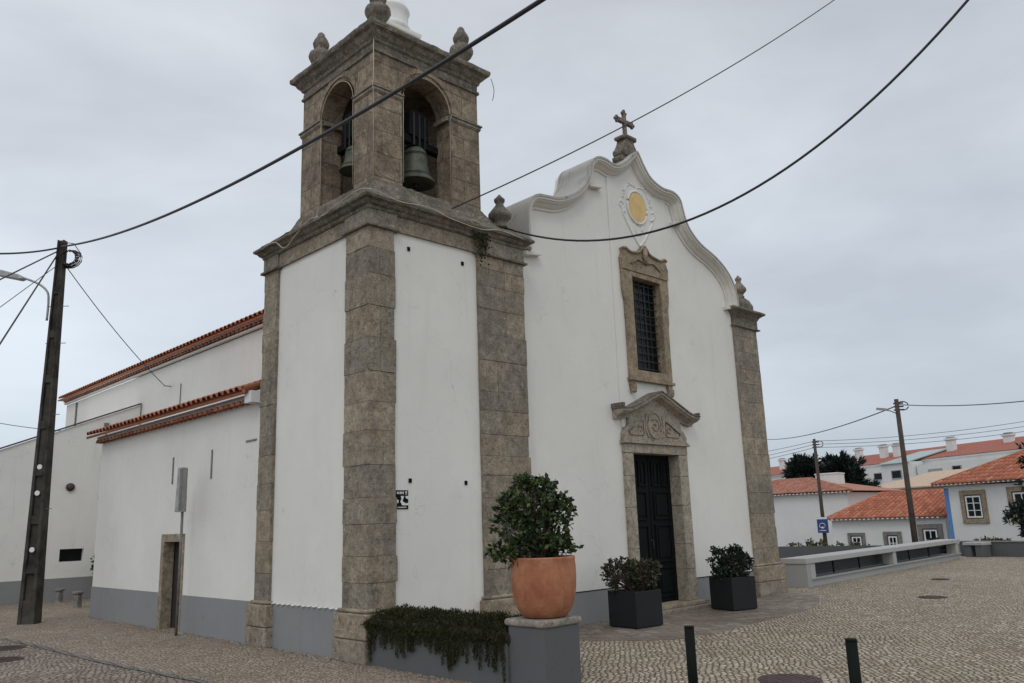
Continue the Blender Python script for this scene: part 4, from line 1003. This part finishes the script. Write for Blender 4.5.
bwall = MB().extr([[(12.2, -1.3), (25.6, -1.3), (25.6, .36), (18.5, .62), (12.2, .78)]], 4.45, 4.75, 'y').build('retaining_wall', M['plinth_dark'])
tag(bwall, 'blue-grey retaining wall running behind the concrete parapet', 'wall')
lw = thing('low_wall', 'low grey wall closing the far right side of the plaza', 'wall', (25.5, 1.75, 0), rz=atan2(-.96, -.27), local=True)
MB().box(0, 11.0, 0, .28, -.02, .46).build('wall', M['plinth_dark'], lw)
MB().box(-.02, 11.02, -.03, .31, .462, .50).build('coping', M['stone_grey'], lw, bevel=.01)
sb = thing('stone_bench', 'small grey block seat against the low wall beyond the parapet', 'bench', (25.0, 1.0, 0), rz=radians(-16), local=True)
MB().box(-.3, .25, -.32, .35, .38, .48).build('seat', M['conc_light'], sb, bevel=.015)
MB().box(-.26, .2, -.3, -.05, 0, .378).box(-.26, .2, .1, .32, 0, .378).build('base', M['plinth_dark'], sb, bevel=.01)

# ------------------------------------------------------------------ houses beyond the plaza
def plane_pts(*a): return a
def hip_roof(parent, x0, x1, y0, y1, ze, zr, rx0, rx1, ry, mat, sp=.24, name='roof', row=.4):
    """hipped roof: front slope at y0 side is tiled with real barrel tiles clipped to the trapezoid, others plain slabs"""
    vs = [(x0, y0, ze), (x1, y0, ze), (x1, y1, ze), (x0, y1, ze), (rx0, ry, zr), (rx1, ry, zr)]
    mb = MB().add(vs, [(0, 1, 5, 4), (1, 2, 5), (2, 3, 4, 5), (3, 0, 4), (3, 2, 1, 0)])
    base = mb
    P0 = Vector((x0, y0, ze)); V = Vector((0, ry-y0, zr-ze)); lv = V.length; V.normalize(); W = Vector((0, -V.z, V.y))
    n = int((x1-x0)/sp); K = 4
    for i in range(n):
        x = x0+sp*(i+.5)
        t = 1.
        if rx0 > x0: t = min(t, (x-x0)/(rx0-x0))
        if rx1 < x1: t = min(t, (x1-x)/(x1-rx1))
        L_ = lv*t; j = 0
        while j*row < L_:
            s0, s1 = j*row-.03, min((j+1)*row, L_); r = sp*.42; vs = []
            for s_, rr_, h in ((s0, r, .03), (s1, r*.85, .0)):
                c = Vector((x, y0, ze))+V*s_
                for k in range(K+1):
                    an = pi*k/K; vs.append(c+Vector((rr_*cos(an), 0, 0))+W*(rr_*.9*sin(an)+h))
            fs = [(k, k+1, K+2+k, K+1+k) for k in range(K)]+[tuple(range(K+1))]; mb.add(vs, fs, True); j += 1
    rt = MB
    for a, b in (((x0, y0, ze), (rx0, ry, zr)), ((rx0, ry, zr), (rx1, ry, zr)), ((rx1, ry, zr), (x1, y0, ze))):
        mb.tube([a, b], .10, 7)
    return mb.build(name, M[mat], parent, keepn=False)
def sash_window(parent, x0, x1, z0, z1, y=0., fw=.25, frame='stone_win', cols=2, rows=3, deep=.12):
    o = MB().box(x0+fw*.9, x1-fw*.9, y-.015, y+.03, z0+fw*.9, z1-fw*.9).build('window', M['glass'], parent)
    MB().extr([rect(x0, x1, z0, z1), rect(x0+fw, x1-fw, z0+fw, z1-fw)], y-.075, y+.02, 'y').build('frame', M[frame], o, bevel=.01)
    s = MB(); a, b, c, d = x0+fw+.05, x1-fw-.05, z0+fw+.05, z1-fw-.05
    t = .05; loops = [rect(a, b, c, d)]; mx_ = (a+b)/2
    xs = [a+t]+[a+(b-a)*i/cols for i in range(1, cols)]+[b-t]; zs = [c+t]+[c+(d-c)*i/rows for i in range(1, rows)]+[d-t]
    for i in range(len(xs)-1):
        for k in range(len(zs)-1): loops.append(rect(xs[i]+.02, xs[i+1]-.02, zs[k]+.015, zs[k+1]-.015))
    s.extr(loops, y-.045, y-.016, 'y').build('sash', M['whitep'], o)
    MB().extr([rect(x0+fw-.002, x1-fw+.002, z0+fw-.002, z1-fw+.002), rect(a-.003, b+.003, c-.003, d+.003)], y-.055, y-.01, 'y').build('casing', M['rust'], o)
    return o
GZ = -1.3
# local frame: x along the facade, +y into the house
def house_frame(name, label, O, u, group=None):
    return thing(name, label, 'house', (O[0], O[1], 0), atan2(u[1], u[0]), group, local=True)
G_ = 'low white houses beyond the plaza'
# for u pointing to the right seen from the camera, +y local must point away from the camera: u=(-.36,-.933) -> left normal = (.933,-.36) which points away
HR = house_frame('house', 'white house with blue corner stripe and stone-framed windows at right', (36.55, 5.8), (-.36, -.933), G_)
MB().box(.0, 9.5, 0, 8.0, GZ, 2.62).build('wall', M['white_clean'], HR)
MB().box(-.02, .20, -.02, .3, GZ, 2.55).build('corner_stripe', M['bluewall'], HR)
MB().box(-.012, 9.5, -.02, .02, GZ, .0).build('plinth', M['plinth'], HR)
hip_roof(HR, -.38, 9.9, -.36, 8.3, 2.74, 4.75, 3.9, 6.2, 4.0, 'tile_new')
mb = MB(); dentil(mb, (-.36, -.14, 2.68), (1, 0, 0), (0, -1, 0), 10.2, .24, .22, .07); mb.build('eave_course', M['whitep'], HR)
sash_window(HR, .82, 2.14, .90, 2.40, fw=.21)
sash_window(HR, 3.22, 4.54, .90, 2.45, fw=.21)
sash_window(HR, 5.8, 7.1, .90, 2.45, fw=.21)
LH = house_frame('house', 'low white cottage with orange tiled roof and half-hidden windows', (37.4, 12.0), (0, -1), G_)
MB().box(.05, 5.75, 0, 7, GZ, 1.255).build('wall', M['white_clean'], LH)
hip_roof(LH, -.15, 5.85, -.32, 7.4, 1.26, 2.56, 2.0-1.9+.0+1.2, 5.85, 3.9, 'tile_new')
mb = MB(); dentil(mb, (-.1, -.12, 1.195), (1, 0, 0), (0, -1, 0), 5.9, .24, .22, .07); mb.build('eave_course', M['whitep'], LH)
sash_window(LH, .85, 1.75, -.7, .54, fw=.15, frame='stone_grey')
sash_window(LH, 2.70, 3.60, -.9, .57, fw=.18, frame='stone_grey')
sash_window(LH, 4.42, 5.58, -1.1, .90, fw=.22, frame='stone_grey')
BH = house_frame('house', 'plain windowless white house with faded tiled roof behind the sign pole', (41, 16.0), (0, -1), G_)
MB().box(-6, 3.45, 0, 7.5, GZ, 2.72).build('wall', M['white_clean'], BH)
hip_roof(BH, -6.4, 3.85, -.34, 7.8, 2.80, 3.75, -2.6, -.4, 3.5, 'tile_old2')
MB().ring(.1, 1.5, 3.1, 4.1, [(0, 2.5), (0, 3.92), (.04, 3.94), (.04, 4.0), (-.05, 4.02)]).build('chimney', M['white_clean'], BH)
mb = MB(); dentil(mb, (-6.3, -.10, 2.71), (1, 0, 0), (0, -1, 0), 10.1, .24, .22, .08); mb.build('eave_course', M['white_old'], BH)

# far apartment row
AP = thing('apartment_row', 'long white apartment row with red roof, chimneys and dormers', 'building', (92, 45.6, 0), atan2(-.90, -.43), local=True)
MB().box(-12, 48, 0, 10, GZ, 6.45).build('wall', M['white_clean'], AP)
MB().add([(-12.4, -.3, 6.5), (48.4, -.3, 6.5), (48.4, 5, 8.0), (-12.4, 5, 8.0), (48.4, 10.4, 6.5), (-12.4, 10.4, 6.5)], [(0, 1, 2, 3), (3, 2, 4, 5), (0, 3, 5), (1, 4, 2), (0, 5, 4, 1)]).build('roof', M['tile_far'], AP)
MB().box(-12.2, 48.2, -.15, .05, 6.3, 6.47).box(-12, 48, -.05, 0, 3.1, 3.25).build('eave_band', M['whitep'], AP)
for x0, x1, d, zt in ((-2.2, .3, 2.7, 8.75), (12.3, 14.3, 2.7, 8.75), (16.6, 18.0, 2.6, 8.75), (18.1, 18.9, 3.6, 8.4), (18.9, 19.9, 2.5, 8.7), (26.2, 27.6, 2.2, 8.55), (32.1, 33.1, 3.2, 8.35), (40, 41.4, 2.7, 8.6)):
    c = MB().ring((x0+x1)/2-.42, (x0+x1)/2+.42, d-.25, d+.25, [(0, 6.2), (0, zt-.35), (.1, zt-.3), (.1, zt-.12)]).build('chimney', M['white_clean'], AP)
    MB().box((x0+x1)/2-.36, (x0+x1)/2+.36, d-.2, d+.2, zt-.119, zt).build('chimney_cap', M['plinth'], c)
# attached lower gables / dormer faces
dm = MB().box(21.2, 25.4, -1.6, 2.0, 4.0, 6.3); dm.build('dormer', M['white_clean'], AP)
MB().add([(21.0, -1.8, 6.3), (25.0, -1.8, 6.3), (26.2, 2.8, 7.55), (22.2, 2.8, 7.55), (21.0, -1.8, 6.2), (25.0, -1.8, 6.2), (26.2, 2.8, 7.45), (22.2, 2.8, 7.45)], [(0, 1, 2, 3), (7, 6, 5, 4), (0, 4, 5, 1), (1, 5, 6, 2), (2, 6, 7, 3), (3, 7, 4, 0)]).build('glazed_roof', paint('pale_green_glass', (.30, .38, .36), .3, .05), AP)
MB().box(14.5, 21.1, -.8, 0, 3.0, 6.0).box(25.6, 36, -1.2, 0, 3.0, 5.9).build('balcony_block', M['white_clean'], AP)
for x0, x1, z0, z1, d in ((19.3, 20.4, 4.85, 5.45, -.84), (22.7, 23.9, 4.8, 5.5, -1.64), (30.0, 30.9, 4.9, 5.45, -1.24), (3, 4.2, 4.4, 5.5, -.04), (8, 9.2, 4.4, 5.5, -.04), (35, 35.9, 4.9, 5.5, -1.24)):
    c = MB().box(x0, x1, d, d+.05, z0, z1).build('window', M['glass'], AP)
    MB().extr([rect(x0-.08, x1+.08, z0-.08, z1+.08), rect(x0, x1, z0, z1)], d-.03, d+.02, 'y').build('frame', M['metal'], c)
c = MB().box(27.0, 28.7, -1.24, -1.19, 4.6, 5.4).build('shutter', M['metal'], AP)
bg_ = thing('beige_building', 'low building with pale beige tiled roof before the apartment row', 'building', (66, 21.6, 0), atan2(-8.2, -4.5), local=True)
MB().box(-1, 11, 0, 7, GZ, 3.35).build('wall', plaster('beige_plaster', (.55, .45, .34), .1, .1), bg_)
MB().add([(-1.4, -.4, 3.4), (11.4, -.4, 3.4), (11.4, 7.4, 4.9), (-1.4, 7.4, 4.9), (-1.4, -.4, 3.3), (11.4, -.4, 3.3), (11.4, 7.4, 3.3), (-1.4, 7.4, 3.3)], [(0, 1, 2, 3), (7, 6, 5, 4), (0, 4, 5, 1), (1, 5, 6, 2), (2, 6, 7, 3), (3, 7, 4, 0)]).build('roof', M['tile_beige'], bg_)
for x in (1.2, 3.4, 7.2): MB().box(x, x+1.2, -.03, .02, 2.4, 3.1).build('window', M['glass'], bg_)

# poles at right
def wood_pole(name, label, x, y, h, r, lamp, lean=(0, 0)):
    t = thing(name, label, 'utility pole', (x, y, GZ), group='wooden poles beyond the plaza', local=True)
    hh = h-GZ
    MB().tube([(0, 0, 0), (lean[0], lean[1], hh)], [r, r*.66], 12).build('shaft', M['pole_wood'], t)
    cb = MB(); top = Vector((lean[0], lean[1], hh))
    for k in range(3): cb.tube([top+Vector((.12, -.18, -.15-.12*k)), top+Vector((-.06, .1, -.15-.12*k))], .03, 6)
    cb.tube([top+Vector((.1+.12*cos(a*.6), -.16-.16*cos(a*.6), -.25+.16*sin(a*.6))) for a in range(11)], .02, 5)
    cb.build('insulators', M['cable'], t)
    if lamp:
        a = MB().tube(catmull([(top.x, top.y, hh-.55), (top.x-.08, top.y+.2, hh-.42), (top.x-.15, top.y+.34, hh-.36)], 4), .02, 6).build('lamp_arm', M['metal_dark'], t)
        MB().extr([[(top.y+.30, hh-.40), (top.y+.68, hh-.32), (top.y+.66, hh-.24), (top.y+.32, hh-.31)]], top.x-.22, top.x-.08, 'x').build('lamp_head', M['metal'], a)
    return t
wood_pole('utility_pole', 'dark wooden pole with small street lamp before the orange-roofed cottage', 24.82, 2.95, 5.55, .115, True)
wood_pole('utility_pole', 'wooden pole carrying a blue sign beside the dark conifers', 31.70, 9.62, 5.05, .10, False)
bs_ = thing('blue_sign', 'small blue information sign with white emblem on the wooden pole', 'sign', (31.5, 9.55, .7), atan2(-1, -.2), local=True)
MB().box(-.28, .30, -.05, -.02, 0, .72).build('panel', M['bluep'], bs_)
MB().box(-.28, .30, -.056, -.051, .62, .715).box(-.06, .06, -.056, -.051, .2, .28).tube([(.16*cos(a*.45), -.054, .33+.11*sin(a*.45)) for a in range(15)], .015, 5).box(-.16, .18, -.056, -.051, .1, .13).build('emblem', M['whitep'], bs_)
cable('overhead_cable', 'single cable leaving the lamp pole towards the right edge', (24.85, 2.9, 5.35), (22.2, -3.9, 4.75), .2, .018, 'cablegrey', t1=1.4)
cable('overhead_cable', 'faint cable from the lamp pole top down behind the church', (24.8, 3.0, 5.3), (52.5, 25, 7.5), .5, .022, 'cablegrey')
for k, (z0, z1) in enumerate(((4.95, 5.4), (4.8, 5.0), (4.65, 4.7))):
    cable('service_cable', ['top', 'middle', 'lowest'][k]+' of the three thin cables between sign pole and church', (31.7, 9.6, z0), (44, 27, z1+.3), .3, .012, 'cablegrey', group='thin cables at the sign pole')
    cable('service_cable', ['top', 'middle', 'lowest'][k]+' of three thin cables running right above the far roofs', (31.7, 9.6, z0), (38, -2, z0+.95-.1*k), .35, .012, 'cablegrey', group='thin cables at the sign pole')

# conifers
def conifer(label, x, y, h, r, n, seed, lean=.0):
    t = thing('conifer_tree', label, 'tree', (x, y, GZ), group='dark conifers between the houses', local=True); rr = random.Random(seed)
    hh = h-GZ; tk = MB().tube([(0, 0, 0), (.1, .1, hh*.5), (lean, 0, hh*.95)], [.28, .18, .04], 8); lm = MB()
    for i in range(n):
        k = .22+.78*rr.random()**.85; a = rr.random()*2*pi; z = hh*k
        ln = r*(1.05-k*.75)*rr.uniform(.55, 1.2); d = Vector((cos(a), sin(a), rr.uniform(.35, 1.0))).normalized(); b0_ = Vector((lean*k, 0, z-.3))
        tip = b0_+d*ln
        if i % 3 == 0: tk.tube([b0_, tip], [.05, .015], 4)
        m_ = int(30*ln)+12
        for j in range(m_):
            s = rr.random()**.7; q = b0_.lerp(tip, s)+rvec(rr)*(.36*(1.1-s)); dd = (d+rvec(rr)*.7).normalized()
            leaf(lm, q, dd, rr.uniform(.3, .6), .06)
    lm.build('crown', M['leaf_con'], t, keepn=True); tk.build('trunk', M['bark'], t)
conifer('tall dark conifer behind the white chimney block', 53.0, 18.2, 5.35, 3.7, 200, 1)
conifer('dark conifer left of the taller one, behind the sign pole', 52.0, 20.4, 5.3, 3.5, 190, 2)
conifer('lower spreading dark conifer right of the tall one', 54.0, 17.0, 3.3, 2.9, 120, 3)
# tree at right edge
t = thing('leafy_tree', 'dark leafy tree at the right edge before the white house', 'tree', (27.2, -.7, GZ)); lm, sm_ = MB(), MB()
sm_.tube([(27.2, -.7, GZ), (27.15, -.7, .8), (27.2, -.8, 3.0)], [.16, .12, .05], 8)
clumps(lm, sm_, (27.2, -.7, .5), [((27.25, -1.05, 3.2), (1.0, 1.0, .9), .8), ((27.2, -.9, 2.0), (1.1, 1.25, .55), .9), ((27.1, -.35, 1.25), (.9, 1.05, .45), .9), ((27.15, -.8, .65), (1.0, 1.1, .4), .6)], 95, 12, .20, .05, 44, .16, .5, .02)
part('crown', lm, 'leaf_con', t, keepn=True); part('trunk', sm_, 'bark', t)
# shrubs behind the parapet
for (x, y, z, rx, rz_, mat, lab, sd_) in ((21.6, 5.2, .42, .8, .26, 'leaf_yel', 'olive-yellow shrub behind the parapet below the blue sign', 1), (25.0, 5.4, .25, .9, .18, 'leaf_yel', 'low reddish shrub behind the parapet before the cottage', 2),
        (30.8, 4.4, .2, .35, .2, 'leaf_dark', 'small dark shrub at the foot of the blue corner stripe', 3), (29.0, 1.8, .28, .8, .14, 'leaf_yel', 'low shrub above the low wall before the right house', 4), (17.6, 5.2, .42, .4, .16, 'leaf_dark', 'small dark shrub behind the parapet next to the church', 5)):
    t = thing('shrub', lab, 'shrub', (x, y, GZ), group='shrubs behind the parapet'); lm, sm_ = MB(), MB()
    sm_.tube([(x, y, GZ), (x, y, z)], [.05, .02], 6)
    clumps(lm, sm_, (x, y, z-.5), [((x, y, z), (rx*.7, rx, rz_), 1), ((x+.2, y-.5*rx, z-.15), (rx*.5, rx*.6, rz_*.8), .7), ((x, y, z-.6), (rx*.7, rx, .5), 1)], 70, 9, .13, .035, sd_, .1, .5, .01)
    part('foliage', lm, mat, t, keepn=True); part('stems', sm_, 'bark', t)
